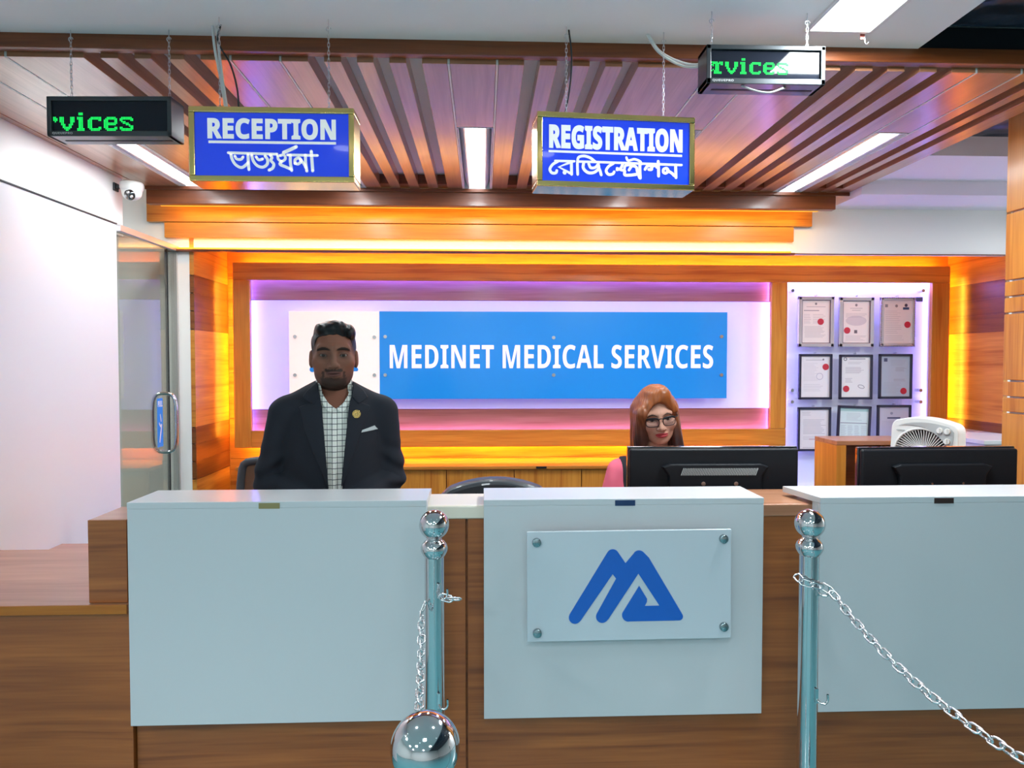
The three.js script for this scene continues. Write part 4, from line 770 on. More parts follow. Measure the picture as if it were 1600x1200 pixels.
// a head with its origin between the eyes, facing +z; s holds the proportions
function headField(s) {
  return (x, y, z) => {
    const X = Math.abs(x);
    let d = ell(x, y, z, 0, 0.032, -0.018, s.skull, 0.083, 0.096);
    d = smin(d, ell(x, y, z, 0, -0.03, 0.012, s.cheek, 0.074, 0.072), 0.03);
    d = smin(d, ell(x, y, z, 0, -0.074, 0.022, s.jaw, 0.036, 0.05), 0.03);
    d = smin(d, ell(x, y, z, 0, -0.092, 0.052, s.chin, 0.019, 0.024), 0.022);
    d = smin(d, ell(X, y, z, 0.048, -0.026, 0.052, 0.02, 0.018, 0.022), 0.028);
    d = smin(d, cap(X, y, z, [0.006, 0.02, 0.078], [0.045, 0.022, 0.066], 0.012, 0.009), 0.02);
    d = smax(d, -ell(X, y, z, 0.0335, -0.001, 0.098, 0.021, 0.0135, 0.024), 0.018);
    d = smin(d, ell(X, y, z, 0.0335, -0.001, 0.062, 0.0155, 0.0125, 0.0155), 0.006);
    d = smin(d, cap(x, y, z, [0, 0.004, 0.082], [0, -0.033, 0.104], 0.0075, s.nose), 0.012);
    d = smin(d, ell(X, y, z, 0.012, -0.037, 0.093, 0.009, 0.008, 0.011), 0.008);
    d = smax(d, -ell(X, y, z, 0.0065, -0.0455, 0.1, 0.0035, 0.003, 0.005), 0.004);
    d = smin(d, ell(x, y, z, 0, -0.062, 0.077, 0.027, 0.016, 0.014), 0.014);
    const bow = 6 * x * x;
    d = smin(d, ell(X, y - bow * s.smile, z, 0.007, -0.0605, 0.0865 - 9 * x * x, s.lip, 0.0042, 0.0065), 0.005);
    d = smin(d, ell(x, y - bow * s.smile, z, 0, -0.0695, 0.0855 - 9 * x * x, s.lip * 1.15, 0.0056, 0.0075), 0.005);
    d = smax(d, -ell(x, y - bow * s.smile, z, 0, -0.0648, 0.093 - 9 * x * x, s.lip * 1.45, 0.0011, 0.009), 0.003);
    // eye opening
    d = smax(d, -ell(X, y - 0.08 * (X - 0.0335), z, 0.0335, -0.002, 0.08, 0.0135, s.eye, 0.02), 0.002);
    // ear
    let e = ell(X, y - 0.15 * (z + 0.01), z, s.skull + 0.004, -0.014, -0.012, 0.01, 0.031, 0.018);
    e = smax(e, -ell(X, y, z, s.skull + 0.017, -0.01, -0.006, 0.009, 0.019, 0.01), 0.006);
    d = smin(d, e, 0.006);
    d = smin(d, cap(x, y, z, [0, -0.055, -0.03], [0, -0.17, -0.04], s.neck, s.neck + 0.004), 0.025);
    return d;
  };
}
function eyes(parent, iris, s) {
  for (const k of [-1, 1]) {
    const g = new THREE.SphereGeometry(0.0118, 32, 24), p = g.attributes.position, col = new Float32Array(p.count * 3);
    for (let i = 0; i < p.count; i++) { const r = Math.hypot(p.getX(i), p.getY(i)), c = p.getZ(i) < 0 || r > 0.0064 ? [0.24, 0.2, 0.185] : r > 0.0024 ? iris : [0.005, 0.005, 0.005]; col.set(c, i * 3); }
    g.setAttribute('color', new THREE.BufferAttribute(col, 3));
    const m = mesh('eye', g, phys({ vertexColors: true, roughness: 0.35, specularIntensity: 0.6 }), parent); m.position.set(k * 0.0335, -0.0015, 0.0638);
  }
}
// a relaxed hand from wrist to fingertips along +y, palm facing +z, thumb towards +x times side
function handField(side, curl) {
  const F = [[-0.03, 0.07, 0.062, 0.0075], [-0.01, 0.078, 0.074, 0.008], [0.011, 0.077, 0.07, 0.008], [0.031, 0.07, 0.056, 0.007]].map(([x, y, len, r], i) => {
    const a = x * side * -1, l = len / 2.6, c1 = curl * (0.8 + 0.08 * i), c2 = curl * 1.8;
    const p0 = [a, y, 0], p1 = [a * 1.06, y + l * 1.1 * Math.cos(c1), l * 1.1 * Math.sin(c1)], p2 = [a * 1.08, p1[1] + l * 0.8 * Math.cos(c2), p1[2] + l * 0.8 * Math.sin(c2)], p3 = [a * 1.08, p2[1] + l * 0.6 * Math.cos(c2 + 0.4), p2[2] + l * 0.6 * Math.sin(c2 + 0.4)];
    return [p0, p1, p2, p3, r];
  });
  const T = [[0.03 * side, 0.022, 0.006], [0.052 * side, 0.045, 0.016], [0.058 * side, 0.07, 0.022], [0.054 * side, 0.09, 0.028]];
  return (x, y, z) => {
    let d = smin(ell(x, y, z, 0, 0.045, 0, 0.042, 0.045, 0.0155), cap(x, y, z, [0, -0.03, 0], [0, 0.015, 0], 0.024, 0.026), 0.02);
    for (const [a, b, c, e, r] of F) { const q = Math.min(cap(x, y, z, a, b, r * 1.05, r), cap(x, y, z, b, c, r, r * 0.92), cap(x, y, z, c, e, r * 0.92, r * 0.8)); d = smin(d, q, 0.006); }
    const t = Math.min(cap(x, y, z, T[0], T[1], 0.013, 0.0105), cap(x, y, z, T[1], T[2], 0.0105, 0.009), cap(x, y, z, T[2], T[3], 0.009, 0.0075));
    return smin(d, t, 0.01);
  };
}
const skinned = (g, c) => { const n = g.attributes.position.count, a = new Float32Array(n * 3); for (let i = 0; i < n; i++) a.set(c, i * 3); g.setAttribute('color', new THREE.BufferAttribute(a, 3)); return g; };
const skinMat = phys({ vertexColors: true, roughness: 0.6, specularIntensity: 0.45 });
function bodyMesh(parent, geos) { return mesh('body', mergeGeometries(geos), skinMat, parent); }
const at4 = (g, pos, rot, order = 'XYZ') => g.applyMatrix4(new THREE.Matrix4().makeRotationFromEuler(new THREE.Euler(...rot, order)).setPosition(...pos));

// ---- the standing man
{
  const man = thing('person', 'standing man with short dark hair, trimmed beard, dark blazer and checked shirt behind the counter', 'person', [-0.52, 0, -2.5], 0.19);
  const EY = 1.523, HZ = 0.0, SK = [0.225, 0.088, 0.055], BR = [0.01, 0.007, 0.006];
  const hp = { skull: 0.0715, cheek: 0.0685, jaw: 0.0565, chin: 0.034, nose: 0.013, lip: 0.0155, smile: 0.15, eye: 0.0042, neck: 0.055 };
  const hf = headField(hp);
  const head = nets(hf, [-0.1, -0.19, -0.14], [0.1, 0.13, 0.14], 0.0026, (x, y, z) => {
    const X = Math.abs(x), w = wob(x, y, z, 300) * 0.006, front = smooth(0.0, 0.03, z);
    let c = blend(SK, [0.2, 0.115, 0.08], smooth(0.06, 0.11, z) * 0.5);
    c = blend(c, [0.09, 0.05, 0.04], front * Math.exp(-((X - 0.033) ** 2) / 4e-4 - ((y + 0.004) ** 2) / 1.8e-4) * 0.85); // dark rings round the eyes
    const chin = smooth(-0.08, -0.092, y + w + 10 * Math.max(0, X - 0.024) * -0.9 * 0.3), goatee = smooth(0.048, 0.038, X + w) * smooth(-0.074, -0.082, y + w) * smooth(0.0, 0.02, z);
    const must = front * smooth(0.034, 0.027, X + w) * smooth(-0.0475, -0.0515, y - 4 * X * X + w * 0.5) * smooth(-0.0635, -0.057, y - 3 * X * X), sides = front * smooth(0.006, 0.003, Math.abs(X - 0.034 - w)) * smooth(-0.053, -0.058, y) * 0.9;
    c = blend(c, BR, Math.max(goatee, must, sides) * 0.88);
    const stub = smooth(-0.045, -0.075, y + 0.35 * (0.06 - X) + w) * smooth(-0.16, -0.12, y) * smooth(-0.03, 0.0, z); c = blend(c, [0.05, 0.03, 0.024], stub * 0.55);
    const lipA = smooth(1.15, 0.85, Math.hypot(x / 0.026, (y + 0.0655 - 2 * x * x) / 0.0095)) * smooth(0.07, 0.08, z); c = blend(c, [0.12, 0.05, 0.042], lipA);
    const brow = front * smooth(1.15, 0.8, Math.hypot((X - 0.034) / 0.024, (y - 0.0205 + 12 * (X - 0.032) ** 2) / 0.0056)); c = blend(c, BR, brow * 0.95);
    const side = smooth(0.0, 0.012, X - 0.058 + 0.25 * Math.max(0, z)) * smooth(-0.02, 0.03, y) * smooth(0.055, 0.03, z) * (X < hp.skull + 0.004 ? 1 : 0); c = blend(c, [0.03, 0.02, 0.017], side * 0.75);
    return c;
  });
  head.translate(0, EY, HZ);
  const T = { // torso and sleeves of the suit; body beneath is 15 mm smaller
    S: [0.165, 1.318, -0.01], EL: [-0.222, 1.09, 0.005], ER: [0.2, 1.085, 0.005], WL: [-0.075, 1.025, 0.15], WR: [0.06, 1.03, 0.16],
  };
  const torso = (x, y, z) => {
    let d = ell(x, y, z, 0, 1.2, -0.005, 0.172, 0.22, 0.118);
    d = smin(d, ell(x, y, z, 0, 0.98, 0.0, 0.162, 0.26, 0.118), 0.08);
    d = smin(d, cap(x, y, z, [-0.152, 1.324, -0.012], [0.152, 1.324, -0.012], 0.052, 0.052), 0.05);
    d = smin(d, cap(Math.abs(x), y, z, [0.02, 1.402, -0.045], [0.15, 1.338, -0.02], 0.048, 0.034), 0.04);
    return d;
  };
  const arms = (x, y, z, r) => {
    const L = Math.min(cap(x, y, z, [-T.S[0], T.S[1], T.S[2]], T.EL, 0.054 + r, 0.047 + r), cap(x, y, z, T.EL, T.WL, 0.047 + r, 0.034 + r));
    const R = Math.min(cap(x, y, z, T.S, T.ER, 0.054 + r, 0.047 + r), cap(x, y, z, T.ER, T.WR, 0.047 + r, 0.034 + r));
    return Math.min(L, R);
  };
  const bodyF = (x, y, z) => { let d = smin(torso(x, y, z) + 0.02, arms(x, y, z, -0.012), 0.03); d = smin(d, cap(x, y, z, [0, 1.36, -0.035], [0, 1.46, -0.03], 0.054, 0.05), 0.03); for (const k of [-1, 1]) { d = smin(d, cap(x, y, z, [k * 0.09, 0.82, 0], [k * 0.1, 0.44, 0.01], 0.075, 0.05), 0.04); d = smin(d, cap(x, y, z, [k * 0.1, 0.44, 0.01], [k * 0.105, 0.08, -0.01], 0.05, 0.032), 0.03); d = smin(d, cap(x, y, z, [k * 0.105, 0.045, -0.03], [k * 0.115, 0.035, 0.13], 0.03, 0.026), 0.03); } return d; };
  const parts = [head, skinned(nets(bodyF, [-0.32, -0.02, -0.18], [0.3, 1.44, 0.22], 0.014), SK)];
  for (const [k, p, rot] of [[1, [-0.06, 1.02, 0.165], [0.75, 0.2, -1.15]], [-1, [0.05, 1.022, 0.18], [0.75, -0.2, 1.15]]]) parts.push(skinned(at4(nets(handField(k, 0.45), [-0.08, -0.05, -0.05], [0.08, 0.17, 0.1], 0.0042), p, rot), SK));
  const body = bodyMesh(man, parts);
  const hd = new THREE.Group(); // eyes sit in the head
  for (const e of [0]) { eyes({ add: (m) => { man.add(m); } }, [0.03, 0.016, 0.01], 1); }
  man.children.filter((c) => c.name.startsWith('eye')).forEach((m) => { m.position.y += EY; m.position.z += HZ; });
  // hair with a swept crown
  const hair = (x, y, z) => {
    let d = ell(x, y, z, 0, 0.036, -0.022, 0.0765, 0.0855, 0.1);
    d = smin(d, ell(x, y, z, 0.002, 0.088, 0.012, 0.062, 0.021, 0.062), 0.016);
    d = smin(d, ell(x, y, z, 0.012, 0.1, 0.03, 0.034, 0.0175, 0.046), 0.008);
    d = smin(d, ell(x, y, z, -0.042, 0.087, 0.02, 0.022, 0.022, 0.05), 0.007);
    d = smin(d, ell(x, y, z, 0.055, 0.076, 0.012, 0.02, 0.028, 0.055), 0.007);
    const X = Math.abs(x), line = 0.067 - 0.012 * smooth(0.02, 0.06, X) - 0.03 * smooth(0.055, 0.07, X) - 0.11 * smooth(0.045, -0.03, z);
    d = smax(d, line - y + 0.0015 * Math.sin(x * 120 + 1), 0.004);
    d = smax(d, -(hf(x, y, z) + 0.004), 0.002);
    return d + 0.0011 * Math.sin(230 * x + 90 * y + 2 * Math.sin(60 * z)) + 0.0015 * wob(x, y, z, 60);
  };
  mesh('hair', nets((x, y, z) => hair(x, y, z), [-0.1, -0.08, -0.15], [0.1, 0.14, 0.11], 0.0026).translate(0, EY, HZ), phys({ color: lin(0.006, 0.0055, 0.0065), roughness: 0.42, specularIntensity: 0.6 }), man);
  // clothing
  const vHalf = (y) => y > 1.36 ? 0.056 : mix(0.021, 0.056, clamp((y - 1.06) / 0.3, 0, 1));
  const creases = (x, y, z) => { const X = x < 0 ? -x : x; return 0.0035 * smooth(0.12, 0.2, X) * Math.sin(95 * y + 60 * X + 30 * z) * smooth(1.26, 1.16, y) + 0.006 * wob(x, y, z, 18); };
  const suitF = (x, y, z) => smin(torso(x, y, z), arms(x, y, z, 0), 0.022);
  const suit = (x, y, z) => {
    let d = suitF(x, y, z) + creases(x, y, z);
    d = smax(d, 0.78 - y, 0.01);
    if (z > -0.02) d = smax(d, vHalf(y) - Math.abs(x - 0.004), 0.004);  // open front
    d = smax(d, -cap(x, y, z, [0, 1.39, -0.03], [0, 1.6, -0.03], 0.058, 0.064), 0.006);
    d = smax(d, -(Math.min(cap(x, y, z, T.WL, [T.WL[0] + 0.06, T.WL[1] - 0.03, T.WL[2] + 0.1], 0.027, 0.027), cap(x, y, z, T.WR, [T.WR[0] - 0.06, T.WR[1] - 0.03, T.WR[2] + 0.1], 0.027, 0.027))), 0.004);
    return d;
  };
  const blazer = phys({ color: lin(0.014, 0.017, 0.025), roughness: 0.85, specularIntensity: 0.6, sheen: 0.2, sheenColor: lin(0.25, 0.28, 0.35), sheenRoughness: 0.6 });
  const jacket = mesh('blazer', nets(suit, [-0.3, 0.75, -0.17], [0.28, 1.48, 0.22], 0.0052), blazer, man);
  // lapels and collar: slabs that follow the chest
  const slab = (pts, off, th, cell = 0.0032) => { const q = poly(pts); let x0 = 9, x1 = -9, y0 = 9, y1 = -9; for (const [a, b] of pts) { x0 = Math.min(x0, a); x1 = Math.max(x1, a); y0 = Math.min(y0, b); y1 = Math.max(y1, b); } return nets((x, y, z) => z < 0.0 ? 0.05 : smax(Math.abs(suitF(x, y, z) - off) - th, q(x, y), 0.002), [x0 - 0.012, y0 - 0.012, -0.01], [x1 + 0.012, y1 + 0.012, 0.19], cell); };
  const P = (x, y) => [(x / 3.75 + 350 - 521) * 0.00226, 1.523 - (y / 3.75 + 480 - 554) * 0.00226];
  mesh('lapel', slab([P(562, 500), P(578, 570), P(612, 1020), P(596, 985), P(478, 690), P(450, 570), P(522, 545), P(528, 500)], 0.004, 0.0035), blazer, jacket);
  mesh('lapel', slab([P(742, 500), P(722, 570), P(676, 1020), P(694, 985), P(800, 690), P(846, 570), P(786, 545), P(778, 500)], 0.004, 0.0035), blazer, jacket);
  mesh('collar', slab([P(548, 430), P(566, 510), P(530, 556), P(496, 538), P(470, 512), P(492, 480)], 0.007, 0.0035), blazer, jacket);
  mesh('collar', slab([P(752, 430), P(738, 510), P(776, 556), P(800, 545), P(832, 520), P(806, 478)], 0.007, 0.0035), blazer, jacket);
  mesh('pocket_square', slab([P(788, 716), P(792, 702), P(868, 680), P(874, 690), P(888, 704)], 0.003, 0.003, 0.0025), std({ color: lin(0.5, 0.55, 0.56), roughness: 0.9 }), jacket);
  { const [bx0, by0] = P(765, 610); const z0 = (() => { let z = 0.16; while (z > 0 && suitF(bx0, by0, z) > 0.012) z -= 0.001; return z; })(); const b = mesh('lapel_pin', [new THREE.CylinderGeometry(0.0135, 0.0135, 0.004, 28).rotateX(Math.PI / 2), new THREE.TorusGeometry(0.0125, 0.002, 8, 28).translate(0, 0, 0.002), new THREE.TorusGeometry(0.005, 0.002, 8, 5).translate(0, 0, 0.003)], M.brass, jacket); b.position.set(bx0, by0, z0); }
  mesh('button', new THREE.CylinderGeometry(0.009, 0.009, 0.004, 20).rotateX(Math.PI / 2).translate(-0.032, 1.06, 0.128), M.black, jacket);
  const checks = canvasTexture(128, 128, (c, w) => { c.fillStyle = '#e4e6de'; c.fillRect(0, 0, w, w); c.fillStyle = '#2c3038'; c.fillRect(0, 0, w, 15); c.fillRect(0, 0, 13, w); c.fillStyle = 'rgba(90,100,100,.25)'; c.fillRect(64, 0, 4, w); });
  checks.repeat.set(1 / 0.0165, 1 / 0.0185); checks.offset.set(0.4, 0.2);
  const shirtMat = std({ map: checks, roughness: 0.85 });
  const shirtF = (x, y, z) => smax(smax(torso(x, y, z) + 0.009 + 0.004 * wob(x, y, z, 30), Math.abs(x) - 0.085, 0.004), smax(0.8 - y, -z - 0.0, 0.004), 0.004);
  const vee = poly([P(548, 380), P(560, 430), P(580, 505), P(612, 552), P(652, 582), P(692, 552), P(722, 505), P(742, 430), P(756, 380)]);
  const shirt = mesh('shirt', nets((x, y, z) => smax(smax(shirtF(x, y, z), -Math.max(vee(x, y), -z), 0.002), y - 1.432, 0.003), [-0.11, 0.78, -0.02], [0.11, 1.45, 0.15], 0.004), shirtMat, man);
  // stand collar round the neck with two points
  const ring = (x, y, z) => { const r = Math.hypot(x, (z + 0.028) * 0.98); const top = 1.436 - 0.3 * smooth(-0.02, 0.05, z) * 0.12 - 0.034 * smooth(0.02, -0.0, Math.abs(x)) * (z > 0 ? 1 : 0); return Math.max(Math.abs(r - 0.0605 - 0.12 * Math.max(0, 1.41 - y)) - 0.0022, y - top, 1.375 - y, z - 0.012); };
  mesh('shirt_collar', [nets(ring, [-0.09, 1.36, -0.11], [0.09, 1.45, 0.06], 0.0024)], shirtMat, shirt);
  const slabS = (pts) => { const q = poly(pts); return nets((x, y, z) => { const s = Math.min(torso(x, y, z) + 0.004, Math.hypot(x, z + 0.028) - 0.066 - 0.5 * Math.max(0, 1.42 - y)); return z < 0 ? 0.05 : smax(Math.abs(s) - 0.002, q(x, y), 0.001); }, [-0.09, 1.33, -0.004], [0.09, 1.45, 0.12], 0.0024); };
  mesh('collar_point', slabS([P(553, 434), P(562, 500), P(576, 548), P(602, 592), P(626, 600), P(652, 582), P(612, 552), P(582, 505), P(566, 445)]), shirtMat, shirt);
  mesh('collar_point', slabS([P(750, 430), P(744, 500), P(728, 548), P(702, 592), P(678, 600), P(652, 582), P(692, 552), P(720, 505), P(738, 440)]), shirtMat, shirt);
  mesh('shirt_placket', slab([P(628, 600), P(662, 600), P(650, 1060), P(626, 1060)], -0.006, 0.003), shirtMat, shirt);
  const trous = (x, y, z) => { let d = ell(x, y, z, 0, 0.86, 0, 0.165, 0.12, 0.115); for (const k of [-1, 1]) { d = smin(d, cap(x, y, z, [k * 0.085, 0.82, 0], [k * 0.1, 0.44, 0.01], 0.092, 0.066), 0.02); d = smin(d, cap(x, y, z, [k * 0.1, 0.44, 0.01], [k * 0.105, 0.07, -0.01], 0.066, 0.052), 0.02); } return smax(smax(d, 0.055 - y, 0.005), y - 0.95, 0.005); };
  mesh('trousers', nets(trous, [-0.24, 0.03, -0.16], [0.24, 0.98, 0.16], 0.012), std({ color: lin(0.02, 0.022, 0.03), roughness: 0.85 }), man);
  for (const k of [-1, 1]) mesh('shoe', nets((x, y, z) => smax(smin(ell(x, y, z, k * 0.107, 0.03, 0.01, 0.048, 0.05, 0.11), ell(x, y, z, k * 0.112, 0.022, 0.12, 0.044, 0.036, 0.075), 0.03), -y, 0.006), [k * 0.107 - 0.07, -0.02, -0.13], [k * 0.107 + 0.08, 0.11, 0.23], 0.008), phys({ color: lin(0.01, 0.008, 0.008), roughness: 0.3, clearcoat: 0.5 }), man);
}
// ---- the seated woman
{
  const wm = thing('person', 'seated woman with long auburn hair and dark glasses looking over the black monitor', 'person', [0.74, 0, -3.0]);
  const SK = [0.52, 0.27, 0.19];
  const hp = { skull: 0.068, cheek: 0.0655, jaw: 0.047, chin: 0.026, nose: 0.0115, lip: 0.0175, smile: 0.6, eye: 0.0046, neck: 0.047 };
  const hf = headField(hp), HP = [0.0, 1.268, 0.0], HR = [0.12, -0.06, 0.13];
  const head = nets(hf, [-0.1, -0.18, -0.14], [0.1, 0.13, 0.14], 0.003, (x, y, z) => {
    const X = Math.abs(x), front = smooth(0.0, 0.03, z); let c = blend(SK, [0.42, 0.2, 0.15], front * Math.exp(-((X - 0.045) ** 2) / 4e-4 - ((y + 0.035) ** 2) / 6e-4) * 0.4);
    c = blend(c, [0.1, 0.055, 0.045], front * Math.exp(-((X - 0.033) ** 2) / 3.2e-4 - ((y + 0.0) ** 2) / 0.9e-4) * 0.7);
    c = blend(c, [0.42, 0.05, 0.06], smooth(1.12, 0.9, Math.hypot(x / 0.026, (y + 0.0655 - 4 * x * x) / 0.0105)) * smooth(0.065, 0.075, z));
    c = blend(c, [0.02, 0.013, 0.012], front * smooth(1.15, 0.8, Math.hypot((X - 0.034) / 0.024, (y - 0.0225 + 24 * (X - 0.03) ** 2) / 0.0038)) * 0.9);
    return c;
  });
  at4(head, HP, HR);
  const bodyF = (x, y, z) => {
    let d = ell(x, y, z, 0, 0.86, -0.06, 0.15, 0.24, 0.105); d = smin(d, ell(x, y, z, 0, 0.6, -0.07, 0.155, 0.13, 0.12), 0.08);
    d = smin(d, cap(x, y, z, [-0.125, 1.02, -0.05], [0.125, 1.02, -0.05], 0.045, 0.045), 0.05);
    d = smin(d, cap(x, y, z, [0, 1.02, -0.05], [0, 1.16, -0.03], 0.05, 0.045), 0.03);
    for (const k of [-1, 1]) { d = smin(d, cap(x, y, z, [k * 0.15, 1.02, -0.05], [k * 0.21, 0.8, 0.0], 0.042, 0.034), 0.03); d = smin(d, cap(x, y, z, [k * 0.21, 0.8, 0.0], [k * 0.13, 0.79, 0.2], 0.034, 0.024), 0.015); d = smin(d, cap(x, y, z, [k * 0.09, 0.57, -0.06], [k * 0.1, 0.54, 0.3], 0.08, 0.055), 0.04); d = smin(d, cap(x, y, z, [k * 0.1, 0.53, 0.31], [k * 0.1, 0.09, 0.29], 0.052, 0.034), 0.02); d = smin(d, cap(x, y, z, [k * 0.1, 0.05, 0.28], [k * 0.1, 0.04, 0.4], 0.03, 0.022), 0.02); }
    return d;
  };
  const parts = [head, skinned(nets(bodyF, [-0.3, 0.0, -0.22], [0.3, 1.18, 0.46], 0.014), SK)];
  for (const k of [1, -1]) parts.push(skinned(at4(nets(handField(k, 0.35), [-0.08, -0.05, -0.05], [0.08, 0.17, 0.1], 0.0042), [-k * 0.125, 0.79, 0.22], [1.5, 0, k * -0.1]), SK));
  bodyMesh(wm, parts);
  const hm = new THREE.Matrix4().makeRotationFromEuler(new THREE.Euler(...HR)).setPosition(...HP);
  eyes({ add: (m) => { m.userData.inHead = 1; wm.add(m); } }, [0.02, 0.011, 0.008], 1);
  wm.children.forEach((m) => { if (m.userData.inHead) { delete m.userData.inHead; m.position.applyMatrix4(hm); m.rotation.set(...HR); } });
  const inv = hm.clone().invert(), tmp = V(0, 0, 0);
  const hairF = (X, Y, Z) => {
    tmp.set(X, Y, Z).applyMatrix4(inv); const { x, y, z } = tmp;
    let d = ell(x, y, z, 0, 0.04, -0.022, 0.083, 0.09, 0.104);
    d = smin(d, ell(x, y, z, 0.008, 0.105, 0.015, 0.045, 0.024, 0.06), 0.03);
    // long sides
    d = smin(d, cap(x, y, z, [-0.074, 0.02, 0.02], [-0.092, -0.19, 0.03], 0.026, 0.034), 0.03);
    d = smin(d, cap(x, y, z, [-0.06, 0.02, -0.05], [-0.075, -0.2, -0.05], 0.045, 0.05), 0.04);
    d = smin(d, cap(x, y, z, [0.07, 0.03, 0.012], [0.074, -0.2, 0.03], 0.02, 0.03), 0.03);
    d = smin(d, cap(x, y, z, [0.05, 0.02, -0.05], [0.06, -0.2, -0.05], 0.045, 0.05), 0.04);
    // sweep from the parting over the forehead
    d = smin(d, cap(x, y, z, [0.025, 0.098, 0.062], [-0.066, 0.028, 0.064], 0.02, 0.017), 0.035);
    d = smin(d, cap(x, y, z, [-0.066, 0.028, 0.064], [-0.083, -0.08, 0.045], 0.017, 0.02), 0.04);
    d = smin(d, cap(x, y, z, [0.03, 0.098, 0.06], [0.068, 0.03, 0.055], 0.016, 0.012), 0.03);
    const face = ell(x, y, z, 0.002, -0.035, 0.1, 0.064, 0.108, 0.085);
    d = smax(d, -face, 0.008);
    d = smax(d, -(hf(x, y, z) + 0.003), 0.002);
    return d + 0.0009 * Math.sin(200 * (x - 0.5 * z) + 3 * Math.sin(14 * y)) + 0.0004 * Math.sin(390 * (x + 0.7 * z));
  };
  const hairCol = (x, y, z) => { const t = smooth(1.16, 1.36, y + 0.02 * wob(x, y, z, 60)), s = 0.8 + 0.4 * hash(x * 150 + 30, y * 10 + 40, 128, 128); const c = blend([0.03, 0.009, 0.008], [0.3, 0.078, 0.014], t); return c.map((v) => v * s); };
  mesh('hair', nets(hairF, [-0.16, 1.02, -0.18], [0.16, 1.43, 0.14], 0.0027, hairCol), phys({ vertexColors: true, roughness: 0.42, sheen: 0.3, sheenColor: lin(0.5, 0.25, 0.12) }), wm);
  // glasses
  const rim = []; const lensShape = (k) => { const o = []; for (let i = 0; i < 20; i++) { const a = i / 20 * 2 * Math.PI, c = Math.cos(a), s = Math.sin(a); o.push([k * 0.0345 + 0.0262 * Math.sign(c) * Math.pow(Math.abs(c), 0.6), -0.005 + 0.0185 * Math.sign(s) * Math.pow(Math.abs(s), 0.65) * (s > 0 ? 0.85 : 1.05), 0.101 - 4.5 * (Math.abs(k * 0.0345 + 0.026 * c) ** 2)]); } return o; };
  const gl = mesh('glasses', [...[-1, 1].map((k) => tube(lensShape(k), 0.0017, 60, 6, true)), ...[-1, 1].map((k) => tube(lensShape(k).filter((p) => p[1] > 0.004).sort((a, b) => a[0] - b[0]), 0.0042, 24, 7)), tube([[-0.01, 0.006, 0.104], [0, 0.009, 0.106], [0.01, 0.006, 0.104]], 0.0024, 10, 7), ...[-1, 1].map((k) => tube([[k * 0.061, 0.006, 0.086], [k * 0.074, 0.006, 0.07], [k * 0.077, 0.002, -0.01], [k * 0.075, -0.015, -0.04]], 0.002, 20, 6))], M.black, wm);
  const lens = [-1, 1].map((k) => { const o = lensShape(k), pos = []; const cx = k * 0.0345, cz = 0.1005 - 4.5 * cx * cx; o.forEach((p, i) => { const q = o[(i + 1) % o.length]; pos.push(cx, -0.005, cz, ...p, ...q); }); const g = new THREE.BufferGeometry(); g.setAttribute('position', new THREE.Float32BufferAttribute(pos, 3)); g.computeVertexNormals(); g.setAttribute('uv', new THREE.Float32BufferAttribute(new Float32Array(pos.length / 3 * 2), 2)); return g; });
  mesh('lens', lens, phys({ color: lin(0.9, 0.91, 0.95), transmission: 1, thickness: 0, roughness: 0.02, ior: 1.4 }), gl);
  gl.position.set(...HP); gl.rotation.set(...HR);
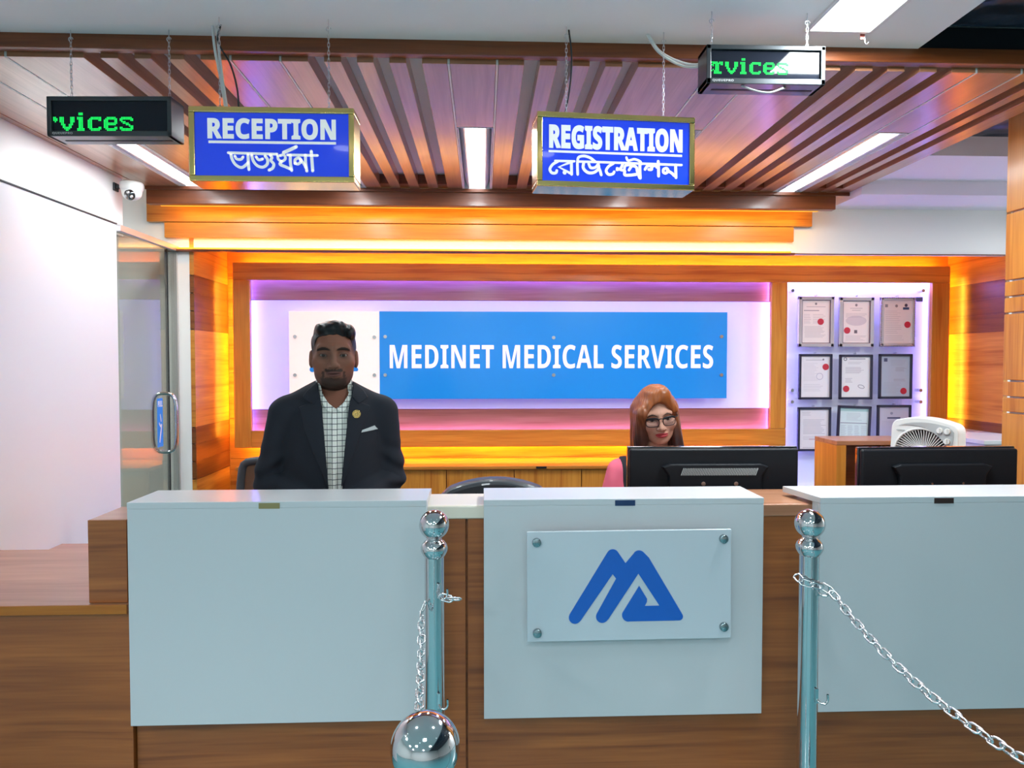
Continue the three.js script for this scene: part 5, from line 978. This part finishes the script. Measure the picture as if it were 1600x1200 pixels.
  // pink blouse, dark waistcoat, trousers, shoes
  const blouse = (x, y, z) => { let d = bodyF(x, y, z) - 0.012; const arm = Math.min(...[-1, 1].map((k) => Math.min(cap(x, y, z, [k * 0.145, 1.015, -0.05], [k * 0.225, 0.8, 0.0], 0.06, 0.05), cap(x, y, z, [k * 0.225, 0.8, 0.0], [k * 0.14, 0.79, 0.17], 0.05, 0.038)))); d = smin(d, arm, 0.02) + 0.01 * wob(x, y, z, 16); d = smax(d, -cap(x, y, z, [0, 1.05, -0.02], [0, 1.3, 0.04], 0.055, 0.075), 0.01); d = smax(d, 0.52 - y, 0.01); d = smax(d, z - 0.17 - 0.4 * Math.max(0, 0.75 - y) * -0, 0.01); return d; };
  mesh('blouse', nets((x, y, z) => smax(blouse(x, y, z), y < 0.62 ? z - 0.06 : -1, 0.01), [-0.34, 0.5, -0.24], [0.34, 1.16, 0.22], 0.008), std({ color: lin(0.72, 0.13, 0.2), roughness: 0.9 }), wm);
  mesh('waistcoat', nets((x, y, z) => { let d = bodyF(x, y, z) - 0.02; d = smax(d, Math.abs(x) - 0.15 - 0.02 * smooth(0.95, 0.8, y), 0.01); d = smax(d, 0.56 - y, 0.01); d = smax(d, -cap(x, y, z, [0, 1.08, 0.0], [0, 1.3, 0.04], 0.06, 0.08), 0.01); d = smax(d, z > 0 ? 0.02 + 0.12 * (y - 0.6) - Math.abs(x) : -1, 0.006); return smax(d, z - 0.09, 0.01); }, [-0.2, 0.54, -0.24], [0.2, 1.16, 0.12], 0.008), std({ color: lin(0.018, 0.018, 0.024), roughness: 0.9 }), wm);
  mesh('trousers', nets((x, y, z) => { let d = ell(x, y, z, 0, 0.58, -0.07, 0.175, 0.1, 0.13); for (const k of [-1, 1]) { d = smin(d, cap(x, y, z, [k * 0.09, 0.585, -0.06], [k * 0.1, 0.54, 0.3], 0.088, 0.066), 0.03); d = smin(d, cap(x, y, z, [k * 0.1, 0.53, 0.31], [k * 0.1, 0.1, 0.29], 0.064, 0.05), 0.02); } return smax(d, 0.08 - y, 0.01); }, [-0.22, 0.05, -0.24], [0.22, 0.72, 0.42], 0.012), std({ color: lin(0.02, 0.02, 0.028), roughness: 0.9 }), wm);
  for (const k of [-1, 1]) mesh('shoe', nets((x, y, z) => smax(smin(ell(x, y, z, k * 0.1, 0.035, 0.3, 0.042, 0.045, 0.08), ell(x, y, z, k * 0.1, 0.022, 0.4, 0.036, 0.03, 0.06), 0.03), -y, 0.006), [k * 0.1 - 0.06, -0.02, 0.2], [k * 0.1 + 0.06, 0.1, 0.48], 0.008), phys({ color: lin(0.012, 0.01, 0.01), roughness: 0.35 }), wm);
}

renderer.render(scene, camera);
